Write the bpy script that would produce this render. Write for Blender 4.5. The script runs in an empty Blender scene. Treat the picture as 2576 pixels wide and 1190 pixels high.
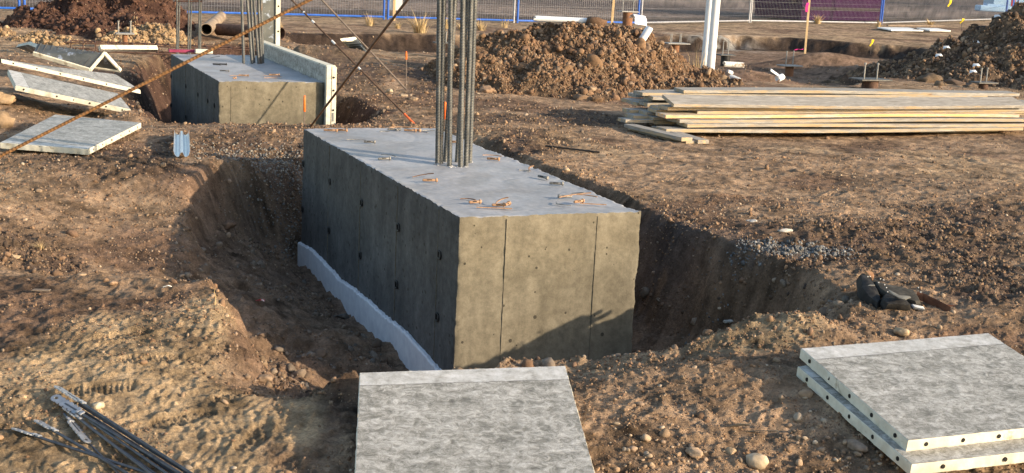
import bpy, math, random
import numpy as np
from mathutils import Vector, Matrix
random.seed(7); RS = np.random.RandomState(7)
R = math.radians
scene = bpy.context.scene
C = scene.collection

# ------------------------------------------------------------------ camera
FPX = 3366.0; PITCH = R(11.763); ROLL = R(2.804); CAM = np.array([0, 0, 1.83])
_cp, _sp = math.cos(PITCH), math.sin(PITCH)
FW = np.array([0, _cp, -_sp]); _r0 = np.array([1., 0, 0]); _u0 = np.array([0, _sp, _cp])
RT = math.cos(ROLL)*_r0 + math.sin(ROLL)*_u0
UP = -math.sin(ROLL)*_r0 + math.cos(ROLL)*_u0
cd = bpy.data.cameras.new('camera'); cam = bpy.data.objects.new('camera', cd); C.objects.link(cam)
cd.sensor_width = 36; cd.lens = 36*FPX/2576; cd.clip_start = 0.05; cd.clip_end = 6000
cam.matrix_world = Matrix(((RT[0], UP[0], -FW[0], CAM[0]), (RT[1], UP[1], -FW[1], CAM[1]), (RT[2], UP[2], -FW[2], CAM[2]), (0, 0, 0, 1)))
scene.camera = cam
scene.render.resolution_x = 1024; scene.render.resolution_y = 473

def P(x, y, z=0.0):                       # photo pixel (2576 wide) to the point at height z
    d = FW + RT*(x-1288)/FPX - UP*(y-595)/FPX
    return CAM + d*((z-CAM[2])/d[2])
def PY(x, y, Y):                          # the same at distance Y
    d = FW + RT*(x-1288)/FPX - UP*(y-595)/FPX
    return CAM + d*(Y/d[1])

# ------------------------------------------------------------------ light
SUN_EL = R(16.5); SUN_DIR = np.array([0.92, -0.39, 0]); SUN_DIR /= np.linalg.norm(SUN_DIR)
world = bpy.data.worlds.new('World'); scene.world = world; world.use_nodes = True
nt = world.node_tree; nt.nodes.clear()
sky = nt.nodes.new('ShaderNodeTexSky'); sky.sky_type = 'NISHITA'; sky.sun_disc = False
sky.sun_elevation = SUN_EL; sky.sun_rotation = math.atan2(SUN_DIR[0], SUN_DIR[1]); sky.air_density = 1.2; sky.dust_density = 1.5
bg = nt.nodes.new('ShaderNodeBackground'); bg.inputs[1].default_value = 0.15
wo = nt.nodes.new('ShaderNodeOutputWorld'); nt.links.new(sky.outputs[0], bg.inputs[0]); nt.links.new(bg.outputs[0], wo.inputs[0])
sd = bpy.data.lights.new('sun', 'SUN'); sd.energy = 4.2; sd.angle = R(0.6); sd.color = (1.0, 0.80, 0.56)
sun = bpy.data.objects.new('sun', sd); C.objects.link(sun)
sv = Vector((SUN_DIR[0]*math.cos(SUN_EL), SUN_DIR[1]*math.cos(SUN_EL), math.sin(SUN_EL)))
sun.rotation_euler = sv.to_track_quat('Z', 'Y').to_euler(); sun.location = (20, -8, 12)
scene.view_settings.view_transform = 'Standard'; scene.view_settings.look = 'None'
scene.view_settings.exposure = 0.84; scene.view_settings.gamma = 1.0

# ------------------------------------------------------------------ noise
def _hash(ix, iy, s):
    h = (ix.astype(np.int64)*374761393 + iy.astype(np.int64)*668265263 + s*144665) & 0xffffffff
    h = ((h ^ (h >> 13))*1274126177) & 0xffffffff
    return ((h ^ (h >> 16)) & 0xffffff)/float(0xffffff)
def vn(x, y, s=0):
    ix = np.floor(x); iy = np.floor(y); fx = x-ix; fy = y-iy
    fx = fx*fx*(3-2*fx); fy = fy*fy*(3-2*fy)
    a = _hash(ix, iy, s); b = _hash(ix+1, iy, s); c = _hash(ix, iy+1, s); d = _hash(ix+1, iy+1, s)
    return (a*(1-fx)+b*fx)*(1-fy)+(c*(1-fx)+d*fx)*fy*1.0 - 0.5
def fbm(x, y, sc, octv=4, s=0, rough=.5):
    o = 0; a = 1.0; ca, sa = math.cos(.6), math.sin(.6)
    x = x/sc; y = y/sc
    for i in range(octv):
        o = o + a*vn(x, y, s+i*17); x, y = (x*ca-y*sa)*2.03+3.1, (x*sa+y*ca)*2.03+1.7; a *= rough
    return o*2
def ridged(x, y, sc, octv, s):
    return 1-2*np.abs(fbm(x, y, sc, octv, s))
def sstep(a, b, v):
    t = np.clip((v-a)/(b-a), 0, 1); return t*t*(3-2*t)
def sdf(poly, x, y):                      # positive inside
    d = np.full(x.shape, 1e9); ins = np.zeros(x.shape, bool); n = len(poly)
    for i in range(n):
        ax, ay = poly[i]; bx, by = poly[(i+1) % n]; ex, ey = bx-ax, by-ay
        t = np.clip(((x-ax)*ex+(y-ay)*ey)/(ex*ex+ey*ey+1e-12), 0, 1)
        d = np.minimum(d, np.hypot(x-ax-t*ex, y-ay-t*ey))
        c = ((ay > y) != (by > y)) & (x < (bx-ax)*(y-ay)/((by-ay) if abs(by-ay) > 1e-9 else 1e-9)+ax)
        ins ^= c
    return np.where(ins, d, -d)

# ------------------------------------------------------------------ terrain
TH = R(22.737)
D1 = np.array([-math.sin(TH), math.cos(TH), 0]); D2 = np.array([math.cos(TH), math.sin(TH), 0])
A1 = np.array([-0.318, 7.826, 0.30]); BW, BL, BH = 1.22, 3.96, 1.13
A2 = P(550, 205, .3); B2L = 3.7
pit1 = [P(*q)[:2] for q in [(740,424,-.16),(640,420,-.12),(520,438,-.06),(432,478,0),(418,560,0),(430,640,0),(488,705,0),(540,765,0),(585,845,0),(650,898,0),
        (760,925,-.03),(850,935,-.08),(900,937,-.12),(1000,935,-.17),(1137,928,-.2),(1300,913,-.18),(1420,903,-.15),(1592,882,-.10),(1650,868,-.03),(1750,852,0),(1850,835,0),(1940,826,0),
        (2020,838,0),(2090,850,0),(2170,815,0),(2150,765,0),(2080,715,0),(1970,668,0),(1890,638,0),(1800,603,0),(1720,575,0),(1640,548,0),(1480,470,0),(1380,430,0),(1180,340,0),(1000,318,0),(850,332,0)]]
pit2 = [P(*q)[:2] for q in [(400,313,0),(600,316,0),(760,316,0),(850,320,0),(955,312,0),(985,287,0),(930,262,0),(860,240,0),(790,190,0),(700,118,0),(560,112,0),(430,128,0),(345,150,0),(300,190,0),(318,240,0),(345,300,0)]]
low = [P(*q)[:2] for q in [(700,84,0),(1000,88,0),(1250,92,0),(1650,92,0),(1850,90,0),(2000,96,0),(2200,112,0),(2330,118,0),(2330,180,0),(2150,215,0),(1850,205,0),(1650,180,0),(1300,150,0),(1050,135,0),(860,122,0),(740,112,0)]]
hollow = [P(*q)[:2] for q in [(1640,560,0),(1700,740,0),(1660,860,0),(1800,850,0),(1900,740,0),(1900,680,0),(1780,600,0)]]
def gauss(x, y, c, rx, ry, a=0):
    ca, sa = math.cos(a), math.sin(a); dx, dy = x-c[0], y-c[1]
    return np.exp(-(((dx*ca+dy*sa)/rx)**2+((-dx*sa+dy*ca)/ry)**2))
bumps = [  # px, py, z0, rx, ry, rot, amp
    (1930,832,0,.50,.20,-.1,.07),(1660,860,-.05,.30,.14,.25,.06),(875,925,0,.13,.10,0,.10),(2040,845,0,.2,.14,-.6,.05),
    (560,790,0,.22,.40,.2,.03),(380,700,0,.55,.10,-.25,.045),(700,900,0,.32,.16,-.3,-.10),(200,560,0,1.3,1.4,0,-.15),
    (-10,270,0,.5,.9,.3,.20),(-30,180,0,1.0,1.2,.2,.20),(60,90,0,2.5,1.4,.1,.12),(330,300,0,.25,.35,0,.10),(250,330,0,.6,.4,0,.04),
    (420,85,0,1.3,.7,0,.25),(690,405,-.1,.9,.55,.25,-.15),(600,340,0,.5,.35,.3,.03),(1320,350,0,.5,.6,.3,.07),(2150,600,0,1.2,.5,.35,.05),(2460,480,0,.7,.5,.2,.06),
    (880,155,0,.9,.9,0,.15),(760,150,0,.8,.6,0,.18),(1000,190,0,1.2,1.2,0,.10),(1120,235,0,.9,.8,0,.05),(950,250,0,.6,.5,0,.06),(1060,290,0,.5,.3,0,.05),
    (1880,185,-.1,.9,.8,.2,.30),(2080,175,-.3,1.4,.7,.2,.42),(2160,190,-.3,.8,.5,.2,.25),
    (1250,460,0,.6,.5,.3,.03),(2500,820,0,.6,.4,.2,.05),(1750,960,-.1,.45,.22,.1,.05),(1560,1080,-.1,.3,.25,.1,.04),(1500,960,-.1,.3,.2,.1,.03)]
def ground_s(x, y):                       # smooth shape
    z = -.06*sstep(7.4, 6.0, y)-.13*sstep(6.0, 4.6, y)
    z = z + .05*fbm(x, y, 2.6, 2, 5)*sstep(40, 12, y)
    for (px, py, z0, rx, ry, a, amp) in bumps:
        c = P(px, py, z0); z = z + amp*gauss(x, y, c, rx, ry, a)
    w = .11*fbm(x, y, .8, 3, 21)+.025*fbm(x, y, .25, 2, 22)
    # front lip of the footing pit
    u = (x-A1[0]); z = z - .23*gauss(x, y, P(1230, 925, -.18), .85, .60, .2) - .10*gauss(x, y, P(1590, 875, -.18), .40, .45, .2) + .05*gauss(x, y, P(2200, 1000, -.1), .6, .8, .2)
    d1 = sdf(pit1, x, y)+w*.8
    z = z - .20*sstep(-1.35, .1, d1)*sstep(-.9, -1.5, x)*sstep(7.25, 7.9, y)*sstep(11.0, 9.8, y)
    u = (x-A1[0])*D2[0]+(y-A1[1])*D2[1]; v = (x-A1[0])*D1[0]+(y-A1[1])*D1[1]
    dB = np.hypot(np.maximum(np.maximum(-u, u-BW), 0), np.maximum(np.maximum(-v, v-BL), 0))+w*.35
    fy_ = sstep(8.9, 8.0, y)*sstep(.3, -.3, x)+.8*sstep(.9, 1.4, x); fr_ = sstep(-.03, .30, d1)*(.20+.80*np.clip((1.30+.55*fy_-dB)/(1.18+.1*fy_), 0, 1)**1.1)
    z = z*(1-.7*fr_) - (.90+.05*fbm(x, y, .5, 3, 9))*fr_*(1-.26*sstep(.95, 1.4, x))
    d2 = sdf(pit2, x, y)+w
    z = z - .95*sstep(0, .55, d2)
    d3 = sdf(low, x, y)+w*2
    z = z - .34*sstep(-.1, .42, d3)
    return z
def ground_h(x, y):
    z = ground_s(x, y)
    sp = np.maximum(y, 3.2)*.0013         # mesh spacing there
    f = lambda s: np.clip((s/sp-1.2)/2, 0, 1)
    fl = sstep(95, 45, y)
    rough = 1.0+1.0*zone(x, y, 'dark')
    z = z + fl*rough*((.010*fbm(x, y, .42, 2, 31)*f(.4) + .006*ridged(x, y, .15, 2, 41)*f(.12)*sstep(-.2, .5, fbm(x, y, .9, 2, 45)+.25) + .0085*(1-.45*zone(x, y, 'tan'))*fbm(x, y, .075, 2, 51, .7)*f(.05) + .011*np.clip(fbm(x, y, .034, 2, 61, .7), -.1, 1)*f(.026)))
    dd = sdf(pit1, x, y); z = z + sstep(0, .12, dd)*(.026*ridged(x, y, .24, 4, 71)*sstep(1.1, .5, dd)+.018*fbm(x, y, .10, 4, 73, .6)+.02*np.abs(fbm(x, y, .30, 3, 75)))
    # boot and tyre tread marks on the pale dry soil
    tr = zone(x, y, 'tan')*sstep(-.1, .3, fbm(x, y, .35, 2, 77))
    q = x*.8+y*.6 + .05*fbm(x, y, .3, 2, 78)
    z = z + tr*.0045*np.sin(q/.062*6.28)*np.sin((x*.6-y*.8)/.075*6.28+4*fbm(x, y, .3, 1, 79))*sstep(9, 6, y)
    for (px, py, a) in PRINTS:
        c_ = P(px, py, -.05); ca, sa = math.cos(a), math.sin(a); dx, dy = x-c_[0], y-c_[1]; pu = dx*ca+dy*sa; pv = -dx*sa+dy*ca
        m_ = sstep(1.15, .85, (np.abs(pu)/.15)**3+(np.abs(pv)/(.052-.012*np.cos(pu/.15*3.2)))**2)
        z = z - m_*(.012-.006*(np.sin(pu/.024*6.28) > .1)) + .006*np.exp(-((np.hypot(pu/.15, pv/.055)-1.25)/.2)**2)
    return z
PRINTS = [(300,850,.6),(380,900,.5),(520,880,1.2),(250,960,.3),(460,1010,.7),(640,1050,1.4),(700,1120,1.3),(560,1150,.4),(330,1130,.2),(610,960,.9),(1850,520,.4),(2100,500,.8),(2300,470,.3),(1700,470,1.0),(2400,780,.5),(1620,1020,1.2)]
def ell(px, py, rx, ry, z0=0):
    c = P(px, py, z0); a = P(px+rx, py, z0)-c; b = P(px, py-ry, z0)-c
    M = np.linalg.inv(np.array([[a[0], b[0]], [a[1], b[1]]])); return c[:2], M
ZN = {'dark': [(600,365,200,40),(700,400,120,35),(260,400,200,25),(2130,640,260,62),(2430,600,220,90),(1330,365,110,30),(1980,645,80,16),(700,760,60,120),(820,860,120,60),(1240,310,160,18),(1480,300,120,22),(2500,760,120,40),(60,560,140,50),(880,190,150,40),(1080,180,90,40)],  # dark soil, plus the lumber pile's cast shadow painted in left of it
      'tan': [(330,880,300,110),(200,1040,340,160),(560,1100,200,120),(520,800,70,70),(480,990,260,110),(740,1000,90,70),(1900,850,140,30)],
      'stone': [(2100,1060,180,120),(1950,1150,300,80),(1650,1120,150,100)]}
ZE = {k: [ell(*e) for e in v] for k, v in ZN.items()}
def zone(x, y, k):
    o = np.zeros(np.shape(x)); wob = .35*fbm(x, y, .6, 3, 91)
    for c, M in ZE[k]:
        u = M[0, 0]*(x-c[0])+M[0, 1]*(y-c[1]); v = M[1, 0]*(x-c[0])+M[1, 1]*(y-c[1])
        o = np.maximum(o, sstep(1.25, .55, np.hypot(u, v)+wob))
    return o
def lerp(a, b, t):
    return a*(1-t[..., None])+np.array(b)*t[..., None]
fence_px = [(-330,18),(60,29),(425,36),(700,42),(974,49),(1300,58),(1611,63),(1887,57),(2217,62),(2545,50),(2870,40)]
FP = [P(a, b, 0)[:2] for a, b in fence_px]
def fence_y(x):
    return np.interp(x, [p[0] for p in FP], [p[1] for p in FP])
def ground_col(x, y):
    n1 = fbm(x, y, 1.3, 4, 101); n2 = fbm(x, y, .25, 4, 111, .6); n3 = fbm(x, y, .06, 2, 121)
    c = np.ones(np.shape(x)+(3,))*np.array([.285, .196, .130])
    c = lerp(c, [.170, .110, .075], sstep(-.05, .45, n1)); c = lerp(c, [.33, .235, .15], sstep(.05, .5, fbm(x, y, 2.2, 3, 107))*.7)
    c = lerp(c, [.41, .300, .185], zone(x, y, 'tan')*.85)
    c = lerp(c, [.092, .064, .049], zone(x, y, 'dark')*(.5+.5*sstep(-.3, .3, n2)))
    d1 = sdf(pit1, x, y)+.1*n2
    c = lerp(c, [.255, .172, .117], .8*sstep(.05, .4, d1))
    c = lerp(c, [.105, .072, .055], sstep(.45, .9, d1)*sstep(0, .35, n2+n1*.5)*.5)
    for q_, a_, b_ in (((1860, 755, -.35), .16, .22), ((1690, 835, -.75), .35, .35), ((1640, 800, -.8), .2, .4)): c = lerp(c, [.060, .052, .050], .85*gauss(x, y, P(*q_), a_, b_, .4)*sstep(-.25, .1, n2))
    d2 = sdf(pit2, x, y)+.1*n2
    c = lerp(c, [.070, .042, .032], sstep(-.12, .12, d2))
    d3 = sdf(low, x, y)+.2*n1
    c = lerp(c, [.155, .100, .073], .8*sstep(.2, 1.5, d3))
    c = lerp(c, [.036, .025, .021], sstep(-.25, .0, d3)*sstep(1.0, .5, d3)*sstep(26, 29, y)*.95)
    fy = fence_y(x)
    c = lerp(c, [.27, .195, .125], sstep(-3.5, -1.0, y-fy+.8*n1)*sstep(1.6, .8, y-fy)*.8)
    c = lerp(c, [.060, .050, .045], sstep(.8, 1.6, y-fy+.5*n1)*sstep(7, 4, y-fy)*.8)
    lot = sstep(3, 6, y-fy)
    nb = fbm(x*.12, y*.8, 3.0, 4, 131)
    far = lerp(np.ones(np.shape(x)+(3,))*np.array([.205, .160, .135]), [.11, .086, .078], sstep(-.1, .5, nb))
    c = c*(1-lot[..., None])+far*lot[..., None]
    # pale mortar dust and stain patches
    c = lerp(c, [.36, .32, .27], .5*gauss(x, y, P(2010, 575), .35, .12, .4)*sstep(0, .4, n2))
    c = lerp(c, [.115, .118, .12], .8*gauss(x, y, P(1985, 645), .30, .10, .4)*sstep(-.2, .2, n2))
    c = lerp(c, [.30, .30, .29], .6*gauss(x, y, P(1790, 118, -.3), 1.2, 1.4)*sstep(-.2, .3, n2))
    return np.clip(c*(1+.38*n2+.30*n3)[..., None], .01, .9)

# ------------------------------------------------------------------ mesh helpers
def link_mesh(name, V, F, mat=None, parent=None, smooth=False, col=None, sharp=None):
    me = bpy.data.meshes.new(name)
    if isinstance(F, np.ndarray):
        n, k = F.shape
        me.vertices.add(len(V)); me.vertices.foreach_set('co', np.asarray(V, np.float32).ravel())
        me.loops.add(n*k); me.loops.foreach_set('vertex_index', F.astype(np.int32).ravel())
        me.polygons.add(n); me.polygons.foreach_set('loop_start', np.arange(0, n*k, k, dtype=np.int32))
        me.update(calc_edges=True)
    else:
        me.from_pydata([tuple(map(float, v)) for v in V], [], F); me.update()
    if smooth: me.polygons.foreach_set('use_smooth', np.ones(len(me.polygons), bool))
    if col is not None:
        ca = me.color_attributes.new('Col', 'FLOAT_COLOR', 'POINT')
        ca.data.foreach_set('color', np.concatenate([col, np.ones((len(col), 1))], 1).astype(np.float32).ravel())
    mats = mat if isinstance(mat, (list, tuple)) else [mat]
    for m in mats:
        if m is not None: me.materials.append(m)
    o = bpy.data.objects.new(name, me); C.objects.link(o)
    if parent is not None: o.parent = parent
    return o
def tag(o, label=None, cat=None, group=None, kind=None):
    if label: o['label'] = label
    if cat: o['category'] = cat
    if group: o['group'] = group
    if kind: o['kind'] = kind
    return o
def thing(name, label, cat, loc=(0, 0, 0), rot=(0, 0, 0), group=None):
    o = bpy.data.objects.new(name, None); C.objects.link(o); o.empty_display_size = .1
    o.location = tuple(map(float, loc)); o.rotation_euler = rot
    return tag(o, label, cat, group)
class MB:
    def __init__(s): s.V = []; s.F = []; s.M = []
    def add(s, V, F, m=0):
        b = len(s.V); s.V += [tuple(map(float, v)) for v in V]; s.F += [tuple(i+b for i in f) for f in F]; s.M += [m]*len(F)
    def box(s, c, h, X=(1, 0, 0), Y=(0, 1, 0), Z=(0, 0, 1), m=0, bev=0):
        c = np.array(c, float); X, Y, Z = [np.array(a, float)/np.linalg.norm(a) for a in (X, Y, Z)]
        V = []; b = min(bev, min(h)*.45)
        if b <= 0:
            for i in (-1, 1):
                for j in (-1, 1):
                    for k in (-1, 1): V.append(c+X*h[0]*i+Y*h[1]*j+Z*h[2]*k)
            s.add(V, [(0,1,3,2),(4,6,7,5),(0,4,5,1),(2,3,7,6),(0,2,6,4),(1,5,7,3)], m); return
        idx = {}
        for ax in range(3):
            for i in (-1, 1):
                for j in (-1, 1):
                    for k in (-1, 1):
                        sg = (i, j, k); hh = [h[q]-(0 if q == ax else b) for q in range(3)]
                        idx[(ax, sg)] = len(V); V.append(c+X*hh[0]*i+Y*hh[1]*j+Z*hh[2]*k)
        F = []
        for ax in range(3):
            o1, o2 = [q for q in range(3) if q != ax]
            for sgn in (-1, 1):
                q = []
                for a_, b_ in ((-1,-1),(1,-1),(1,1),(-1,1)):
                    sg = [0, 0, 0]; sg[ax] = sgn; sg[o1] = a_; sg[o2] = b_; q.append(idx[(ax, tuple(sg))])
                F.append(q)
            for a_ in (-1, 1):
                for b_ in (-1, 1):
                    q = []
                    for e in (-1, 1):
                        sg = [0, 0, 0]; sg[ax] = e; sg[o1] = a_; sg[o2] = b_; q.append((idx[(o1, tuple(sg))], idx[(o2, tuple(sg))]))
                    F.append([q[0][0], q[1][0], q[1][1], q[0][1]])
        for i in (-1, 1):
            for j in (-1, 1):
                for k in (-1, 1): F.append([idx[(a, (i, j, k))] for a in range(3)])
        s.add(V, F, m)
    def tube(s, pts, r, n=10, m=0, caps=True):
        pts = [np.array(p, float) for p in pts]; rr = r if hasattr(r, '__len__') else [r]*len(pts)
        b = len(s.V); prev = None
        for i, p in enumerate(pts):
            t = pts[min(i+1, len(pts)-1)]-pts[max(i-1, 0)]; t = t/np.linalg.norm(t)
            if prev is None:
                a = np.cross(t, [0, 0, 1.]);
                if np.linalg.norm(a) < .05: a = np.cross(t, [0, 1., 0])
            else: a = prev-t*np.dot(prev, t)
            a = a/np.linalg.norm(a); prev = a; c = np.cross(t, a)
            for k in range(n):
                an = 2*math.pi*k/n; s.V.append(tuple(p+rr[i]*(a*math.cos(an)+c*math.sin(an))))
        for i in range(len(pts)-1):
            for k in range(n):
                k2 = (k+1) % n; s.F.append((b+i*n+k, b+i*n+k2, b+(i+1)*n+k2, b+(i+1)*n+k)); s.M.append(m)
        if caps:
            s.F.append(tuple(b+k for k in range(n))[::-1]); s.M.append(m)
            s.F.append(tuple(b+(len(pts)-1)*n+k for k in range(n))); s.M.append(m)
    def build(s, name, mat=None, parent=None, smooth=False, col=None):
        o = link_mesh(name, s.V, s.F, mat, parent, col=col)
        me = o.data
        if isinstance(mat, (list, tuple)): me.polygons.foreach_set('material_index', np.array(s.M, np.int32))
        if smooth:
            me.polygons.foreach_set('use_smooth', np.ones(len(me.polygons), bool))
            try: me.set_sharp_from_angle(angle=R(42))
            except Exception: pass
        return o

# ------------------------------------------------------------------ materials
def newmat(name):
    m = bpy.data.materials.new(name); m.use_nodes = True; n = m.node_tree.nodes; n.clear()
    o = n.new('ShaderNodeOutputMaterial'); b = n.new('ShaderNodeBsdfPrincipled'); m.node_tree.links.new(b.outputs[0], o.inputs[0])
    return m, n, m.node_tree.links, b
def setp(b, **k):
    for a, v in k.items():
        if a in b.inputs: b.inputs[a].default_value = v
def tcoord(n, l, scale=(1, 1, 1), kind='Object'):
    t = n.new('ShaderNodeTexCoord'); mp = n.new('ShaderNodeMapping'); mp.inputs['Scale'].default_value = scale
    l.new(t.outputs[kind], mp.inputs[0]); return mp.outputs[0]
def noise(n, l, v, sc, det=6, rough=.6, dist=0):
    t = n.new('ShaderNodeTexNoise'); t.inputs['Scale'].default_value = sc; t.inputs['Detail'].default_value = det
    t.inputs['Roughness'].default_value = rough; t.inputs['Distortion'].default_value = dist
    l.new(v, t.inputs['Vector']); return t.outputs['Fac']
def ramp(n, l, f, stops):
    r = n.new('ShaderNodeValToRGB'); e = r.color_ramp.elements
    while len(e) < len(stops): e.new(.5)
    for el, (p, c) in zip(e, stops): el.position = p; el.color = (c if len(c) == 4 else (*c, 1)) if hasattr(c, '__len__') else (c, c, c, 1)
    l.new(f, r.inputs[0]); return r.outputs[0]
def mixc(n, l, f, a, b, mode='MIX'):
    m = n.new('ShaderNodeMix'); m.data_type = 'RGBA'; m.blend_type = mode
    for sck, v in ((m.inputs[0], f), (m.inputs[6], a), (m.inputs[7], b)):
        if hasattr(v, 'node'): l.new(v, sck)
        elif hasattr(v, '__len__'): sck.default_value = (*v[:3], 1)
        else: sck.default_value = v
    return m.outputs[2]
def bump(n, l, b, hs):
    prev = None
    for h, st, di in hs:
        u = n.new('ShaderNodeBump'); u.inputs['Strength'].default_value = st; u.inputs['Distance'].default_value = di
        l.new(h, u.inputs['Height'])
        if prev is not None: l.new(prev, u.inputs['Normal'])
        prev = u.outputs[0]
    l.new(prev, b.inputs['Normal'])
def vary(name, c1, c2, sc=6, lo=.35, hi=.65, rough=.7, metal=0, bsc=40, bd=.002, scale=(1, 1, 1), c3=None, c3s=2, c3r=(.5, .6), spec=.4, bst=.6):
    m, n, l, b = newmat(name); v = tcoord(n, l, scale)
    c = ramp(n, l, noise(n, l, v, sc, 8, .65), [(lo, c1), (hi, c2)])
    if c3 is not None: c = mixc(n, l, ramp(n, l, noise(n, l, v, c3s, 8, .7), [(c3r[0], 0.), (c3r[1], 1.)]), c, c3)
    l.new(c, b.inputs['Base Color']); setp(b, Roughness=rough, Metallic=metal); b.inputs['Specular IOR Level'].default_value = spec
    if bd: bump(n, l, b, [(noise(n, l, v, bsc, 6, .7), bst, bd)])
    return m
def soil_mat(name, bs=1.0):
    m, n, l, b = newmat(name); v = tcoord(n, l)
    a = n.new('ShaderNodeAttribute'); a.attribute_name = 'Col'
    f = noise(n, l, v, 9, 10, .72); f2 = noise(n, l, v, 70, 6, .7)
    c = mixc(n, l, 1.0, a.outputs['Color'], ramp(n, l, f, [(.32, .62), (.68, 1.40)]), 'MULTIPLY')
    c = mixc(n, l, 1.0, c, ramp(n, l, f2, [(.32, .66), (.68, 1.36)]), 'MULTIPLY')
    # scattered pale grit
    vo = n.new('ShaderNodeTexVoronoi'); vo.inputs['Scale'].default_value = 55; l.new(v, vo.inputs['Vector'])
    g = ramp(n, l, vo.outputs['Distance'], [(.10, 1.), (.18, 0.)])
    w = n.new('ShaderNodeSeparateColor'); l.new(vo.outputs['Color'], w.inputs[0])
    sel = ramp(n, l, w.outputs[0], [(.86, 0.), (.90, 1.)])
    mm = n.new('ShaderNodeMath'); mm.operation = 'MULTIPLY'; l.new(g, mm.inputs[0]); l.new(sel, mm.inputs[1])
    c = mixc(n, l, mm.outputs[0], c, (.40, .30, .21))
    l.new(c, b.inputs['Base Color']); setp(b, Roughness=.97); b.inputs['Specular IOR Level'].default_value = .15
    bump(n, l, b, [(noise(n, l, v, 28, 8, .75), 1.0*bs, .026), (f2, 1.0*bs, .010)])
    return m
M = {}
M['soil'] = soil_mat('soil')
M['rock'] = None
def rockm():
    m, n, l, b = newmat('stone'); v = tcoord(n, l); a = n.new('ShaderNodeAttribute'); a.attribute_name = 'Col'
    f = noise(n, l, v, 30, 8, .7)
    l.new(mixc(n, l, 1.0, a.outputs['Color'], ramp(n, l, f, [(.3, .7), (.7, 1.3)]), 'MULTIPLY'), b.inputs['Base Color'])
    setp(b, Roughness=.9); b.inputs['Specular IOR Level'].default_value = .25
    bump(n, l, b, [(f, .7, .006)]); return m
M['rock'] = rockm()
def concrete(name, dark, light, seams=None):
    m, n, l, b = newmat(name); v = tcoord(n, l)
    c = ramp(n, l, noise(n, l, v, 2.4, 10, .72, .4), [(.38, dark), (.62, light)])
    c = mixc(n, l, 1.0, c, ramp(n, l, noise(n, l, v, 17, 9, .8), [(.32, .66), (.68, 1.30)]), 'MULTIPLY')
    st = tcoord(n, l, (3, 3, .5)); c = mixc(n, l, 1.0, c, ramp(n, l, noise(n, l, st, 2.2, 6, .6), [(.35, .84), (.65, 1.14)]), 'MULTIPLY')
    # bug holes
    vo = n.new('ShaderNodeTexVoronoi'); vo.inputs['Scale'].default_value = 19; vo.inputs['Randomness'].default_value = 1; l.new(v, vo.inputs['Vector'])
    w = n.new('ShaderNodeSeparateColor'); l.new(vo.outputs['Color'], w.inputs[0])
    th = n.new('ShaderNodeMath'); th.operation = 'MULTIPLY'; l.new(ramp(n, l, w.outputs[0], [(.62, 0.), (1.0, 1.)]), th.inputs[0]); th.inputs[1].default_value = .24
    ls = n.new('ShaderNodeMath'); ls.operation = 'LESS_THAN'; l.new(vo.outputs['Distance'], ls.inputs[0]); l.new(th.outputs[0], ls.inputs[1])
    c = mixc(n, l, ls.outputs[0], c, (.05, .045, .035))
    l.new(c, b.inputs['Base Color']); setp(b, Roughness=.88); b.inputs['Specular IOR Level'].default_value = .3
    inv = n.new('ShaderNodeMath'); inv.operation = 'SUBTRACT'; inv.inputs[0].default_value = 1; l.new(ls.outputs[0], inv.inputs[1])
    bump(n, l, b, [(noise(n, l, v, 9, 8, .7), .5, .008), (noise(n, l, v, 90, 4, .7), .5, .002), (inv.outputs[0], .9, .004)])
    return m
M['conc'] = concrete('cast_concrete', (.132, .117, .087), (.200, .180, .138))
M['conc_side'] = concrete('shade_side_concrete', (.074, .071, .068), (.122, .117, .111))  # darker copy of cast_concrete, the left face's shade painted into its tone
def topmat():
    m, n, l, b = newmat('trowelled_concrete'); v = tcoord(n, l)
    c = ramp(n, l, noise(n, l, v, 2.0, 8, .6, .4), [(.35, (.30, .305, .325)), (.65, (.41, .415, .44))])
    c = mixc(n, l, 1.0, c, ramp(n, l, noise(n, l, v, 22, 8, .7), [(.3, .80), (.7, 1.14)]), 'MULTIPLY')
    c = mixc(n, l, ramp(n, l, noise(n, l, v, 1.1, 7, .7, .8), [(.52, 0.), (.60, .35)]), c, (.21, .20, .19))
    l.new(c, b.inputs['Base Color']); l.new(ramp(n, l, noise(n, l, v, 3, 5, .6), [(.3, .45), (.7, .75)]), b.inputs['Roughness']); b.inputs['Specular IOR Level'].default_value = .4
    bump(n, l, b, [(noise(n, l, v, 7, 6, .6, 1.5), .35, .006), (noise(n, l, v, 60, 4, .7), .4, .0015)])
    return m
M['conc_top'] = topmat()
M['foam'] = vary('white_foam', (.66, .67, .72), (.80, .81, .84), 12, bsc=80, bd=.003, rough=.8)
M['dark'] = vary('black_steel', (.015, .015, .017), (.04, .038, .036), 20, rough=.6, metal=.3)
M['hole'] = vary('hole_shadow', (.012, .011, .010), (.02, .018, .016), 20, rough=.95, bd=0)  # near-black tone painted for the shade inside holes and slots
M['rebar'] = vary('grey_rebar', (.080, .085, .088), (.17, .175, .175), 22, rough=.55, metal=.45, bsc=60, bd=.001, scale=(1, 1, .4), c3=(.20, .105, .045), c3s=7, c3r=(.60, .72))
M['rust'] = vary('rusty_bar', (.15, .075, .032), (.29, .155, .065), 25, rough=.85, metal=.1, bsc=90, bd=.002)
M['rustdark'] = vary('dark_rust', (.055, .033, .026), (.13, .075, .055), 14, rough=.8, metal=.2, bsc=60, bd=.002)
M['rustbar2'] = vary('brown_bar', (.10, .055, .035), (.20, .12, .075), 20, rough=.75, metal=.3, bsc=60, bd=.001)
M['greybar'] = vary('weathered_bar', (.13, .10, .085), (.23, .19, .165), 20, rough=.7, metal=.3, bsc=60, bd=.001)
M['cage'] = vary('cage_rust', (.075, .040, .032), (.15, .085, .065), 18, rough=.85, metal=.1, bsc=60, bd=.002)
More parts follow.
